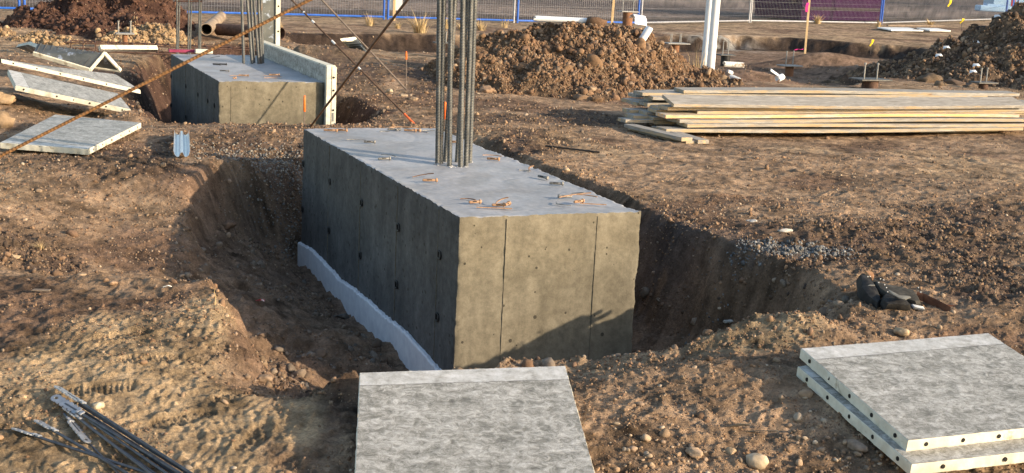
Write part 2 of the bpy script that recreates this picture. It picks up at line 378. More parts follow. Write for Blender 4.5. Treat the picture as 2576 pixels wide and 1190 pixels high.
M['pipe_tan'] = vary('dusty_pipe', (.22, .165, .12), (.34, .27, .20), 5, rough=.8, bsc=30, bd=.003, c3=(.16, .11, .08), c3s=4, c3r=(.5, .7))
M['pilesteel'] = vary('pile_steel', (.16, .075, .04), (.30, .15, .08), 5, rough=.85, metal=.1, bsc=30, bd=.003)
M['plate'] = vary('galvanised_plate', (.22, .22, .22), (.36, .36, .35), 10, rough=.6, metal=.3)
M['platedark'] = vary('dark_plate', (.07, .072, .075), (.13, .13, .13), 10, rough=.6, metal=.3)
M['galv'] = vary('galvanised_sheet', (.52, .56, .62), (.72, .75, .80), 14, rough=.32, metal=.85, bsc=30, bd=.0006)
M['tie'] = vary('tie_steel', (.060, .065, .080), (.13, .135, .155), 30, rough=.42, metal=.7, bsc=90, bd=.0008)
M['tieplate'] = vary('tie_plate', (.24, .255, .29), (.38, .40, .44), 30, rough=.45, metal=.5, bsc=90, bd=.0008)
M['pvc'] = vary('white_pvc', (.72, .74, .78), (.84, .85, .87), 6, rough=.35, bsc=20, bd=.0008)
M['pvcd'] = vary('dirty_pvc', (.60, .60, .60), (.82, .82, .80), 8, rough=.5, c3=(.24, .17, .11), c3s=9, c3r=(.52, .62))
M['orange'] = vary('orange_plastic', (.85, .13, .015), (.95, .19, .03), 8, rough=.45, bd=0)
M['orangepaint'] = vary('orange_paint', (.75, .12, .03), (.85, .20, .06), 30, rough=.7, bd=0)
M['pink'] = vary('pink_ribbon', (.85, .03, .25), (.95, .07, .36), 8, rough=.5, bd=0)
M['yellow'] = vary('yellow_flag', (.88, .62, .01), (.95, .72, .02), 8, rough=.5, bd=0)
M['white'] = vary('white_metal', (.70, .71, .72), (.82, .82, .82), 8, rough=.5)
M['bluepost'] = vary('blue_paint', (.015, .09, .42), (.025, .13, .55), 8, rough=.45, bd=0)
M['greypost'] = vary('galvanised_post', (.30, .31, .35), (.42, .43, .47), 8, rough=.5, metal=.4, bd=0)
M['wire'] = vary('fence_wire', (.13, .14, .17), (.20, .21, .25), 8, rough=.5, metal=.3, bd=0)
M['purple'] = vary('purple_paint', (.024, .004, .034), (.034, .007, .046), 2, rough=.9, spec=.1)
M['purpled'] = vary('dark_purple_steel', (.010, .004, .012), (.016, .006, .018), 3, rough=.6)  # deeper purple for the rib and lifting lugs
M['lblue'] = vary('pale_blue_plastic', (.30, .48, .72), (.40, .60, .85), 3, rough=.4)
M['red'] = vary('red_plastic', (.45, .02, .03), (.6, .04, .05), 5, rough=.5, bd=0)
M['leather'] = vary('black_leather', (.012, .012, .014), (.04, .039, .038), 22, rough=.8, spec=.2, bsc=70, bd=.002)
M['suede'] = vary('worn_grey_suede', (.035, .034, .031), (.085, .080, .072), 16, rough=.95, spec=.15, bsc=90, bd=.002)
M['suederim'] = vary('pale_pouch_rim', (.16, .155, .14), (.26, .25, .22), 16, rough=.9)
M['tanleather'] = vary('tan_leather', (.36, .17, .07), (.46, .24, .11), 20, rough=.7)
M['brownleather'] = vary('brown_belt_leather', (.10, .040, .024), (.19, .085, .05), 20, rough=.5)
M['glove'] = vary('white_glove', (.6, .6, .58), (.8, .8, .78), 30, rough=.9)
M['straw'] = vary('dry_straw', (.42, .30, .15), (.62, .47, .26), 8, rough=.9, bd=0)
M['dirtplank'] = vary('old_board', (.16, .12, .09), (.27, .21, .16), 9, rough=.9)
M['pinrust'] = vary('pin_rust', (.27, .15, .085), (.44, .28, .18), 40, rough=.85, bsc=120, bd=.001)
M['pingrey'] = vary('pin_steel', (.13, .13, .13), (.30, .29, .28), 40, rough=.6, metal=.4, bsc=120, bd=.001)
M['clothdust'] = vary('grey_plastic_sheet', (.20, .20, .21), (.36, .36, .38), 12, rough=.5)
def woodmat(name, wood1, wood2, cem):
    m, n, l, b = newmat(name)
    oi = n.new('ShaderNodeObjectInfo'); t = n.new('ShaderNodeTexCoord'); ad = n.new('ShaderNodeVectorMath'); ad.operation = 'ADD'
    sc = n.new('ShaderNodeVectorMath'); sc.operation = 'SCALE'; sc.inputs[3].default_value = 37
    cx = n.new('ShaderNodeCombineXYZ'); l.new(oi.outputs['Random'], cx.inputs[0]); l.new(oi.outputs['Random'], cx.inputs[1]); l.new(cx.outputs[0], sc.inputs[0])
    l.new(t.outputs['Object'], ad.inputs[0]); l.new(sc.outputs[0], ad.inputs[1]); v0 = ad.outputs[0]
    def mp(s):
        q = n.new('ShaderNodeMapping'); q.inputs['Scale'].default_value = s; l.new(v0, q.inputs[0]); return q.outputs[0]
    gr = noise(n, l, mp((.8, 26, 26)), 2.4, 6, .6, .4)
    c = ramp(n, l, gr, [(.32, wood1), (.68, wood2)])
    c = mixc(n, l, 1.0, c, ramp(n, l, oi.outputs['Random'], [(0, (.84, .84, .86)), (1, (1.1, 1.04, .98))]), 'MULTIPLY')
    # knots
    vo = n.new('ShaderNodeTexVoronoi'); vo.inputs['Scale'].default_value = 1; l.new(mp((1.6, 7, 7)), vo.inputs['Vector'])
    c = mixc(n, l, ramp(n, l, vo.outputs['Distance'], [(.05, .8), (.11, 0.)]), c, (.20, .09, .035))
    # smeared cement: strongest on the wide faces
    g = n.new('ShaderNodeNewGeometry'); sp = n.new('ShaderNodeSeparateXYZ'); l.new(g.outputs['Normal'], sp.inputs[0])
    ab = n.new('ShaderNodeMath'); ab.operation = 'ABSOLUTE'; l.new(sp.outputs[2], ab.inputs[0])
    ml = n.new('ShaderNodeMath'); ml.operation = 'MULTIPLY'; l.new(ab.outputs[0], ml.inputs[0]); ml.inputs[1].default_value = .20
    aa = n.new('ShaderNodeMath'); aa.operation = 'ADD'; l.new(noise(n, l, mp((1.2, 9, 9)), 1.5, 9, .72, .3), aa.inputs[0]); l.new(ml.outputs[0], aa.inputs[1])
    cm = mixc(n, l, 1.0, cem, ramp(n, l, noise(n, l, mp((1.5, 10, 10)), 3.1, 9, .8, .5), [(.34, (.55, .54, .52)), (.5, (1.0, 1.0, 1.02)), (.64, (1.55, 1.52, 1.5))]), 'MULTIPLY')
    c = mixc(n, l, ramp(n, l, aa.outputs[0], [(.465, 0.), (.545, .88)]), c, cm)
    l.new(c, b.inputs['Base Color']); setp(b, Roughness=.85); b.inputs['Specular IOR Level'].default_value = .2
    bump(n, l, b, [(gr, .4, .002), (aa.outputs[0], .5, .004)])
    return m
M['wood'] = woodmat('sawn_timber', (.37, .285, .18), (.52, .415, .28), (.29, .285, .27))
M['woodo'] = woodmat('fresh_orange_timber', (.66, .38, .18), (.80, .50, .27), (.45, .42, .36))
M['stakewood'] = vary('stake_wood', (.55, .38, .20), (.72, .53, .31), 8, rough=.85, scale=(8, 8, 1))
def formface(name, band=.135):                # UV in metres: u across, v from the banded end
    m, n, l, b = newmat(name)
    u = n.new('ShaderNodeUVMap'); u.uv_map = 'UVMap'; sx = n.new('ShaderNodeSeparateXYZ'); l.new(u.outputs[0], sx.inputs[0])
    v = tcoord(n, l)
    mp = n.new('ShaderNodeMapping'); mp.inputs['Scale'].default_value = (1.3, 3.0, 1); l.new(u.outputs[0], mp.inputs[0])
    big = noise(n, l, mp.outputs[0], 3.6, 12, .78, .3); fine = noise(n, l, v, 24, 10, .85, .8)
    ad = n.new('ShaderNodeMath'); ad.operation = 'ADD'; l.new(big, ad.inputs[0])
    m2 = n.new('ShaderNodeMath'); m2.operation = 'MULTIPLY_ADD'; l.new(fine, m2.inputs[0]); m2.inputs[1].default_value = 1.6; m2.inputs[2].default_value = -.80
    l.new(m2.outputs[0], ad.inputs[1])
    c = ramp(n, l, ad.outputs[0], [(.24, (.10, .095, .08)), (.41, (.215, .21, .188)), (.55, (.36, .352, .33)), (.72, (.56, .555, .54))])
    wob = n.new('ShaderNodeMath'); wob.operation = 'MULTIPLY_ADD'; l.new(noise(n, l, v, 6, 5, .7), wob.inputs[0]); wob.inputs[1].default_value = .02; l.new(sx.outputs[1], wob.inputs[2])
    bm = ramp(n, l, wob.outputs[0], [(0, 1.), (1, 0.)])
    lt = n.new('ShaderNodeMath'); lt.operation = 'LESS_THAN'; l.new(wob.outputs[0], lt.inputs[0]); lt.inputs[1].default_value = band+.01
    bandc = ramp(n, l, noise(n, l, v, 16, 9, .75), [(.36, (.30, .29, .27)), (.50, (.48, .48, .47)), (.66, (.64, .64, .65))])
    c = mixc(n, l, lt.outputs[0], c, bandc)
    df = n.new('ShaderNodeMath'); df.operation = 'SUBTRACT'; l.new(wob.outputs[0], df.inputs[0]); df.inputs[1].default_value = band+.012
    ab = n.new('ShaderNodeMath'); ab.operation = 'ABSOLUTE'; l.new(df.outputs[0], ab.inputs[0])
    l2 = n.new('ShaderNodeMath'); l2.operation = 'LESS_THAN'; l.new(ab.outputs[0], l2.inputs[0]); l2.inputs[1].default_value = .0028
    mm = n.new('ShaderNodeMath'); mm.operation = 'MULTIPLY'; l.new(l2.outputs[0], mm.inputs[0]); l.new(ramp(n, l, noise(n, l, v, 9, 4, .6), [(.35, .2), (.55, .9)]), mm.inputs[1])
    c = mixc(n, l, mm.outputs[0], c, (.09, .085, .075))
    l.new(c, b.inputs['Base Color']); setp(b, Roughness=.55); b.inputs['Specular IOR Level'].default_value = .6
    bump(n, l, b, [(fine, .7, .005), (big, .3, .006)])
    return m
M['face'] = formface('form_face')
M['facemetal'] = vary('form_back_metal', (.075, .085, .088), (.14, .15, .15), 5, rough=.55, metal=.4, c3=(.33, .39, .50), c3s=7, c3r=(.56, .62))
M['edge'] = vary('form_edge', (.58, .55, .45), (.76, .73, .62), 11, rough=.75, bsc=30, bd=.004, c3=(.34, .29, .20), c3s=9, c3r=(.58, .68))

# ------------------------------------------------------------------ ground sheet
def build_ground():
    y = [3.3]
    while y[-1] < 20: y.append(y[-1]*1.0021)
    while y[-1] < 62: y.append(y[-1]*1.0042)
    while y[-1] < 4000: y.append(y[-1]*1.12)
    y = np.array([-60, -30, -12, -4, 0, 2, 2.8]+y)
    core = np.linspace(-.43, .43, 900)
    side = np.concatenate([np.linspace(.435, .62, 70), np.geomspace(.64, 9, 22)])
    t = np.concatenate([-side[::-1], core, side])
    Tm, Ym = np.meshgrid(t, y); X = Tm*np.maximum(Ym, 3.3)
    Z = ground_h(X, Ym)
    Z = np.where(Ym > 80, 0, Z)
    nr, nc = X.shape; V = np.stack([X, Ym, Z], -1).reshape(-1, 3)
    i = np.arange(nr*nc).reshape(nr, nc)
    F = np.stack([i[:-1, :-1], i[:-1, 1:], i[1:, 1:], i[1:, :-1]], -1).reshape(-1, 4)
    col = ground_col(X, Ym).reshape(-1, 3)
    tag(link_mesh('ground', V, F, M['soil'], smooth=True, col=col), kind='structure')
build_ground()

# ------------------------------------------------------------------ dirt piles
def cone(px, py, Y, r, e=1.15):
    p = PY(px, py, Y); return (p[0], p[1], p[2], r, e)
piles = {
 'main': [cone(1262,84,20.6,1.5),cone(1215,112,19.6,1.25),cone(1165,142,19.9,1.0),cone(1310,82,20.4,1.9),cone(1345,62,21.2,1.8),cone(1420,122,19.5,1.6),cone(1480,66,20.8,2.3),cone(1420,76,21.2,2.0),cone(1540,68,21.4,1.9),cone(1590,88,21.6,1.7),cone(1560,140,20.2,1.7),cone(1650,112,22.0,1.7),cone(1640,160,21.2,1.2),cone(1720,150,22.6,1.1),cone(1250,180,18.7,.9),cone(1340,170,18.7,.9),cone(1480,185,19.0,1.1)],
 'right': [cone(2540,45,26.5,2.7),cone(2490,62,26.8,2.5),cone(2430,92,26.6,2.2),cone(2395,110,27,1.8),cone(2640,12,27,3.4),cone(2360,138,25.6,1.4),cone(2330,165,25.2,1.1),cone(2450,150,25.0,1.6),cone(2560,120,25,1.9),cone(2700,60,25.5,2.5),cone(2290,178,25.4,.7)],
 'left': [cone(135,16,25.6,1.2),cone(160,-5,26,1.5),cone(240,-60,26.6,2.4),cone(325,-90,26.8,2.0),cone(375,-50,26.8,1.2,.6),cone(385,-10,26.6,.8,.5),cone(60,52,25.5,1.3),cone(10,60,25.5,1.2),cone(250,30,25,1.9),cone(320,30,25,1.3)],
 'front': [cone(20,78,23.8,1.2),cone(90,84,23.6,1.0),cone(160,96,23.2,.9),cone(330,72,24.0,.9),cone(380,66,24.2,1.0),cone(418,74,24.0,.8),cone(300,88,23.5,.8),cone(-80,70,24,1.4)],
}
def pile_h(cs, x, y):
    z = np.full(np.shape(x), -1.0); wob = .32*fbm(x, y, .9, 3, 201)+.13*fbm(x, y, .25, 3, 203)
    for cx, cy, h, r, e in cs:
        d = np.hypot(x-cx, y-cy)/r+wob*.6; q = 1-np.clip(d, 0, 2)
        z = np.maximum(z, (h+.25)*np.where(q > 0, np.abs(q)**e, q)-.25+.0*x + .25*np.where(q>0, 1-np.abs(q)**e, 0)*0)
    return np.where(z < -.6, -9, z)
def pile_full(cs, x, y):
    z = pile_h(cs, x, y)
    return z + .06*fbm(x, y, .35, 3, 211)+.035*ridged(x, y, .14, 3, 217)+.022*fbm(x, y, .06, 2, 219)
def build_pile(key, label, c1, c2, c3):
    cs = piles[key]; x0 = min(c[0]-c[3]*1.3 for c in cs); x1 = max(c[0]+c[3]*1.3 for c in cs); y0 = min(c[1]-c[3]*1.3 for c in cs); y1 = max(c[1]+c[3]*1.3 for c in cs)
    s = .03; xs = np.arange(x0, x1, s); ys = np.arange(y0, y1, s); X, Y = np.meshgrid(xs, ys)
    Z = pile_full(cs, X, Y); G = ground_s(X, Y)
    nr, nc = X.shape; keep = (Z > G-.12); i = np.arange(nr*nc).reshape(nr, nc)
    fk = (keep[:-1, :-1] & keep[:-1, 1:] & keep[1:, 1:] & keep[1:, :-1]).ravel()
    F = np.stack([i[:-1, :-1], i[:-1, 1:], i[1:, 1:], i[1:, :-1]], -1).reshape(-1, 4)[fk]
    used = np.unique(F); rm = np.full(nr*nc, -1); rm[used] = np.arange(len(used)); F = rm[F]
    V = np.stack([X, Y, Z], -1).reshape(-1, 3)[used]
    n1 = fbm(V[:, 0], V[:, 1], .7, 4, 231); n2 = fbm(V[:, 0], V[:, 1]+V[:, 2], .12, 3, 233)
    col = np.ones((len(V), 3))*np.array(c1); col = lerp(col, c2, sstep(-.1, .5, n1)); col = lerp(col, c3, sstep(.25, .6, n2+.4*n1)*.7)
    col = np.clip(col*(1+.3*n2)[:, None], .01, .9)
    o = link_mesh('dirt_pile', V, F, M['soil'], smooth=True, col=col)
    tag(o, label, 'dirt pile')
build_pile('main', 'large stony brown dirt pile behind the upright rebars in the middle', (.140, .094, .062), (.105, .070, .048), (.19, .13, .082))
build_pile('right', 'dark grey-brown dirt pile rising beyond the lumber at the right edge', (.120, .085, .060), (.085, .060, .046), (.25, .165, .10))
build_pile('left', 'very dark reddish topsoil pile at the top left', (.085, .045, .033), (.055, .030, .024), (.12, .068, .046))
build_pile('front', 'low tan clay heap along the foot of the dark topsoil pile', (.32, .215, .120), (.22, .145, .088), (.40, .285, .165))
def H(x, y):
    x = np.asarray(x, float); y = np.asarray(y, float); z = ground_h(x, y)
    for cs in piles.values(): z = np.maximum(z, pile_full(cs, x, y))
    return z
def h1(x, y): return float(H(np.array([x]), np.array([y]))[0])
def hs(x, y): return float(ground_s(np.array([float(x)]), np.array([float(y)]))[0])
def onto(px, py, dz=0):                   # where the sight line meets the terrain
    z = 0.0
    for _ in range(12):
        p = P(px, py, z); z = .5*z+.5*float(ground_s(np.array([p[0]]), np.array([p[1]]))[0])
    p = P(px, py, z); return np.array([p[0], p[1], h1(p[0], p[1])+dz])

# ------------------------------------------------------------------ stones
def ico(sub):
    import bmesh
    bm = bmesh.new(); bmesh.ops.create_icosphere(bm, subdivisions=sub, radius=1)
    V = np.array([v.co[:] for v in bm.verts]); F = np.array([[v.index for v in f.verts] for f in bm.faces]); bm.free(); return V, F
ICO = {1: ico(1), 2: ico(2), 3: ico(3)}
def rock_variants(sub, k, ang):
    V, F = ICO[sub]; out = []
    for i in range(k):
        rs = np.random.RandomState(100*sub+i); W = V.copy()
        for _ in range(7 if ang else 3):
            d = rs.randn(3); d /= np.linalg.norm(d); t = rs.uniform(.45, .85); q = W@d
            W = W-np.outer(np.maximum(q-t, 0)*(.95 if ang else .6), d)
        W = W*(1+.10*rs.randn(len(V), 1)*(1 if ang else .35)); W = W*rs.uniform(.7, 1.25, 3)*np.array([1, 1, .75]); out.append(W)
    return out, F
RV = {(s, a): rock_variants(s, 10, a) for s in (1, 2, 3) for a in (False, True)}
def rot3(rs, n):
    q = rs.randn(n, 4); q /= np.linalg.norm(q, axis=1)[:, None]; w, x, y, z = q.T
    return np.stack([1-2*(y*y+z*z), 2*(x*y-z*w), 2*(x*z+y*w), 2*(x*y+z*w), 1-2*(x*x+z*z), 2*(y*z-x*w), 2*(x*z-y*w), 2*(y*z+x*w), 1-2*(x*x+y*y)], -1).reshape(n, 3, 3)
def rocks(xy, size, pal, sub, ang, rs, sink=.35, tilt=.35):
    n = len(xy); z = H(xy[:, 0], xy[:, 1]); vs, F = RV[(sub, ang)]
    pick = rs.randint(0, 10, n); base = np.stack(vs)[pick]
    a = rs.uniform(0, 6.283, n); ca, sa = np.cos(a), np.sin(a)
    if ang: Rm = rot3(rs, n)
    else:
        Rm = np.zeros((n, 3, 3)); Rm[:, 0, 0] = ca; Rm[:, 0, 1] = -sa; Rm[:, 1, 0] = sa; Rm[:, 1, 1] = ca; Rm[:, 2, 2] = 1
        Rm = Rm+rs.randn(n, 3, 3)*tilt*.3
    W = np.einsum('nij,nkj->nki', Rm, base)*size[:, None, None]
    W[:, :, 0] += xy[:, 0:1]; W[:, :, 1] += xy[:, 1:2]; W[:, :, 2] += (z+size*(.6-sink))[:, None]
    pal = np.array(pal); col = pal[rs.randint(0, len(pal), n)]*rs.uniform(.75, 1.25, (n, 1))
    nv = base.shape[1]
    return W.reshape(-1, 3), (F[None]+np.arange(n)[:, None, None]*nv).reshape(-1, 3), np.repeat(col, nv, 0)
def merge(parts):
    V = []; F = []; Cc = []; b = 0
    for v, f, c in parts: V.append(v); F.append(f+b); Cc.append(c); b += len(v)
    return np.concatenate(V), np.concatenate(F), np.clip(np.concatenate(Cc), .01, .9)
STONE = [(.30, .215, .145), (.25, .18, .13), (.35, .26, .18), (.21, .16, .12), (.29, .20, .13), (.36, .29, .22)]
CLOD = [(.22, .14, .088), (.17, .105, .066), (.27, .175, .108), (.19, .12, .08)]
CDARK = [(.10, .070, .052), (.075, .054, .042), (.13, .09, .064), (.20, .14, .09)]
def blocked(x, y):
    r = np.stack([x-A1[0], y-A1[1]], -1); u = r@D2[:2]; v = r@D1[:2]
    m = (u > -.12) & (u < BW+.03) & (v > -.03) & (v < BL+.03)
    r = np.stack([x-A2[0], y-A2[1]], -1); u = r@D2[:2]; v = r@D1[:2]
    return m | ((u > -.03) & (u < BW+.15) & (v > -.03) & (v < B2L+.03))
def sample_view(n, y0, y1, rs, p=1.0, tm=.45):
    k = 1-p if abs(1-p) > 1e-6 else 1e-6
    y = (rs.uniform(0, 1, n)*(y1**k-y0**k)+y0**k)**(1/k); x = rs.uniform(-tm, tm, n)*y
    m = ~blocked(x, y); return x[m], y[m]
def gravel():
    rs = np.random.RandomState(3); parts = []
    # pebbles and clods over the whole yard, a little larger with distance
    x, y = sample_view(80000, 3.8, 30, rs, 1.6); s = rs.lognormal(-5.65, .5, len(x)); s = np.clip(s*(.65+y/22), .003, .05)
    cl = vn(x/1.1, y/1.1, 401)+vn(x/.35, y/.35, 402)*.7+.35*zone(x, y, 'stone'); k = cl > -.15; x, y, s = x[k], y[k], s[k]
    k = rs.rand(len(x)) < .22
    xy = np.stack([x, y], -1)
    parts.append(rocks(xy[k], s[k], STONE, 1, False, rs)); parts.append(rocks(xy[~k], s[~k]*1.15, CLOD, 1, True, rs, .5))
    x, y = sample_view(45000, 7.5, 30, rs, .9); s = rs.lognormal(-4.9, .45, len(x)); s = np.clip(s*(.55+y/26), .004, .04)
    k = vn(x/1.7, y/1.7, 405)+vn(x/.5, y/.5, 406)*.6 > -.05; xy = np.stack([x, y], -1)[k]; parts.append(rocks(xy, s[k], CLOD+CLOD+STONE, 1, True, rs, .55))
    # larger stones, sparse
    x, y = sample_view(480, 4.1, 26, rs, 1.3); s = np.clip(rs.lognormal(-4.25, .33, len(x))*(.7+y/28), .008, .06)
    parts.append(rocks(np.stack([x, y], -1), s, STONE+CLOD, 2, False, rs, .4))
    # dark clods in the churned wet bands and the painted lumber shadow
    x, y = sample_view(60000, 4.5, 19, rs, 1.2); z = zone(x, y, 'dark')*(sstep(-.5, .3, vn(x/.5, y/.5, 411))); k = rs.rand(len(x)) < z*.9; x, y = x[k], y[k]
    s = np.clip(rs.lognormal(-4.6, .4, len(x)), .005, .03); parts.append(rocks(np.stack([x, y], -1), s, CDARK+CLOD[:1], 1, True, rs, .35))
    # cobbles in the lower right ground
    x, y = sample_view(9000, 4.0, 6.6, rs, 1.0); k = rs.rand(len(x)) < zone(x, y, 'stone')*.5; x, y = x[k], y[k]
    s = np.clip(rs.lognormal(-4.75, .45, len(x)), .004, .032); parts.append(rocks(np.stack([x, y], -1), s, STONE, 2, False, rs, .3))
    # clods fallen on the pit walls and floor
    for poly, x0, x1, y0, y1, n in ((pit1, -2.9, 2.8, 6.3, 12.2, 26000), (pit2, -5.5, -.8, 13.5, 20, 6000)):
        q = np.stack([rs.uniform(x0, x1, n), rs.uniform(y0, y1, n)], -1); dd = sdf(poly, q[:, 0], q[:, 1]); k = (dd > .03) & (~blocked(q[:, 0], q[:, 1])) & (vn(q[:, 0]/.45, q[:, 1]/.45, 421)+vn(q[:, 0]/.15, q[:, 1]/.15, 422)*.6 > -.08)
        q = q[k]; s = np.clip(rs.lognormal(-4.9, .55, len(q)), .004, .05); parts.append(rocks(q, s, [(.17,.115,.08),(.13,.09,.065),(.21,.145,.10),(.26,.20,.15),(.15,.13,.11)], 1, True, rs, .4))
        q = q[::38]; parts.append(rocks(q, np.clip(rs.lognormal(-3.6, .35, len(q)), .015, .07), [(.17,.12,.085),(.20,.16,.125)], 2, True, rs, .45))
    g_ = P(712, 402, -.08); q = np.stack([g_[0]+rs.randn(2600)*.42, g_[1]+rs.randn(2600)*.30], -1); q = q[~blocked(q[:, 0], q[:, 1])]
    parts.append(rocks(q, np.clip(rs.lognormal(-4.7, .35, len(q)), .005, .02), [(.20,.19,.18),(.14,.135,.13),(.27,.25,.22),(.17,.14,.11)], 1, True, rs, .35))
    g_ = P(1985, 642, 0); q = np.stack([g_[0]+rs.randn(900)*.20, g_[1]+rs.randn(900)*.08], -1)
    parts.append(rocks(q, np.clip(rs.lognormal(-4.7, .35, len(q)), .005, .02), [(.16,.165,.17),(.11,.112,.115),(.22,.22,.22)], 1, True, rs, .35))
    # crumbs on the lips of the pit
    for poly, n, w in ((pit1, 4500, .30), (pit2, 2200, .4)):
        P0 = np.array(poly); i = rs.randint(0, len(P0), n); t = rs.rand(n, 1); q = P0[i]*(1-t)+P0[(i+1) % len(P0)]*t+rs.randn(n, 2)*w*.6
        q = q[~blocked(q[:, 0], q[:, 1])]; s = np.clip(rs.lognormal(-5.0, .5, len(q))*(.6+q[:, 1]/22), .003, .05)
        parts.append(rocks(q, s, CLOD+STONE[:2], 1, True, rs, .4))
    V, F, c = merge(parts); tag(link_mesh('gravel', V, F, M['rock'], smooth=False, col=c), kind='stuff')
    o = bpy.data.objects['gravel']; o['label'] = 'loose pebbles and soil crumbs strewn over the brown ground'; o['category'] = 'gravel'
    parts = []
    for key, n, sm, pal in (('main', 70000, .0100, [(c[0]*.86, c[1]*.83, c[2]*.80) for c in CLOD+CLOD+CLOD+STONE[:4]]), ('right', 22000, .015, CDARK+CLOD+STONE[:2]), ('left', 5000, .024, [(.08,.042,.03),(.06,.033,.026),(.11,.06,.042)]), ('front', 7000, .020, [(.30,.205,.12),(.36,.26,.155),(.22,.15,.095)])):
        cs = piles[key]
        for ci, (cx, cy, h, r, e) in enumerate(cs):
            m = int(n*r*r/sum(c[3]**2 for c in cs)); a = rs.uniform(0, 6.283, m); d = np.sqrt(rs.rand(m))*r*1.05
            q = np.stack([cx+d*np.cos(a), cy+d*np.sin(a)], -1); q = q[pile_full(cs, q[:, 0], q[:, 1]) > ground_s(q[:, 0], q[:, 1])-.03]
            s = np.clip(rs.lognormal(math.log(sm), .55, len(q)), .007, .065); k = s > sm*2.1
            if key == 'main' and ci in (5, 7, 8, 10): s = s*(1.25+1.5*(rs.rand(len(s)) < .06))
            parts.append(rocks(q[~k], s[~k], pal, 1, True, rs, .35))
            if k.any(): parts.append(rocks(q[k], s[k], pal, 2, True, rs, .4))
    V, F, c = merge(parts); o = tag(link_mesh('soil_clods', V, F, M['rock'], smooth=False, col=c), 'stones and clods lying thick on the dirt piles', 'soil clods', kind='stuff')
gravel()

def boulder(px, py, size, label, col=(.33, .25, .18), sub=3, ang=False, seed=0, sq=(1, 1, .8), on=None, mat=None, group=None, name='rock', cat='stone', z=None):
    rs = np.random.RandomState(seed+500)
    p = onto(px, py) if on is None else np.array([PY(px, py, on)[0], on, 0])
    if on is not None: p[2] = h1(p[0], p[1])
    if z is not None: p = P(px, py, z)
    vs, F = RV[(3, ang)]; W = vs[seed % 10]*np.array(sq)*size; a = rs.uniform(0, 6.28)
    n = fbm(W[:, 0]/size+seed, W[:, 1]/size+W[:, 2]/size, .6, 3, 301+seed); W = W*(1+.12*n)[:, None]
    Rz = np.array([[math.cos(a), -math.sin(a), 0], [math.sin(a), math.cos(a), 0], [0, 0, 1]]); W = W@Rz.T
    c = np.ones((len(W), 3))*np.array(col)*(1+.25*n)[:, None]
    o = link_mesh(name, W, F, M['rock'], smooth=not ang or sub == 3, col=np.clip(c, .01, .9))
    o.location = (p[0], p[1], p[2]+size*(.28 if on is None else .0)); tag(o, label, cat, group); return o
boulder(248, 1033, .034, 'pale cream cobble beside the steel ties at the lower left', (.52, .44, .31), seed=1, sq=(1, .8, .85))
boulder(205, 690, .034, 'rounded tan cobble on the left soil flat', (.36, .26, .17), seed=2)
boulder(285, 716, .030, 'small brown cobble right of the tan one on the left flat', (.30, .20, .13), seed=3)
boulder(667, 960, .034, 'brown cobble in the hollow left of the centre form panel', (.30, .21, .14), seed=4)
boulder(2270, 838, .042, 'smooth oval tan cobble behind the right form panel stack', (.38, .29, .19), seed=5, sq=(1.4, .9, .7))
boulder(1905, 1168, .048, 'big pale rock at the bottom edge between the form panels', (.44, .35, .25), seed=6, sq=(.85, .8, 1.3))
boulder(1748, 1142, .036, 'weathered tan rock left of the big pale one at the bottom edge', (.38, .27, .18), seed=7, ang=True)
boulder(2150, 1128, .046, 'broad dusty rock in the shade under the right panel stack', (.27, .20, .15), seed=8, sq=(1.5, 1, .6))
boulder(1838, 1140, .027, 'small tan rock between the two bottom edge rocks', (.34, .25, .16), seed=9)
boulder(60, 1004, .020, 'little angular orange-tan stone at the far left', (.42, .29, .18), seed=10, ang=True)
boulder(863, 800, .050, 'dark grey rock on the pit floor beside the foam strip', (.11, .10, .09), seed=11, ang=True, z=-.76)
boulder(640, 672, .085, 'grey lump of rubble on the pit floor left of the block', (.17, .14, .12), seed=12, ang=True, z=-.72)
boulder(575, 575, .075, 'brown clod slumped on the left pit wall', (.19, .12, .08), seed=13, ang=True, z=-.45)
boulder(1222, 232, .11, 'angular brown rock at the foot of the pile beside the rebars', (.26, .17, .11), seed=14, ang=True)
boulder(1112, 228, .085, 'angular brown rock seen left of the rebars', (.24, .16, .10), seed=15, ang=True)
boulder(1395, 165, .11, 'large brown lump half way up the middle pile', (.17, .11, .072), seed=16, on=19.1, ang=True)
boulder(1465, 210, .16, 'crumbly clod at the foot of the middle pile', (.20, .13, .08), seed=18, ang=True, on=18.2)
boulder(1500, 225, .14, 'second crumbly clod at the right foot of the middle pile', (.18, .115, .07), seed=19, ang=True, on=18.1)
boulder(2316, 74, .28, 'dark sod lump lying on the white board beyond the trench', (.045, .036, .028), seed=20, ang=True, on=46.5, sq=(1.4, 1, .7), cat='soil lump', name='sod_lump')
boulder(2660-182, 172-105, .20, 'dark round clod perched on the skyline of the right pile', (.05, .035, .028), seed=21, on=26.8)
boulder(2560, 32, .26, 'brown and dark lump on the crest at the top right corner', (.14, .095, .06), seed=22, on=26.8, ang=True)
boulder(2340, 190, .24, 'large rounded boulder at the left toe of the right pile', (.125, .09, .062), seed=23, on=24.0, sq=(1.2, 1, .8), ang=True)
boulder(2405, 195, .17, 'boulder second from the left at the toe of the right pile', (.13, .09, .065), seed=24, on=23.8, ang=True)
boulder(2370, 203, .13, 'smaller brown boulder between the toe boulders of the right pile', (.17, .12, .08), seed=25, on=23.4)
boulder(2435, 198, .15, 'boulder third from the left at the toe of the right pile', (.11, .08, .06), seed=26, on=23.7, ang=True)
boulder(2285, 140, .26, 'dark tilted sod slab left of the right pile', (.045, .032, .027), seed=27, on=28, ang=True, sq=(1.1, .8, 1.2), cat='soil lump', name='sod_lump')
boulder(2, 262, .16, 'tan clay lump at the left edge beside the form panels', (.34, .24, .15), seed=28, ang=True, sq=(.8, 1, 1))
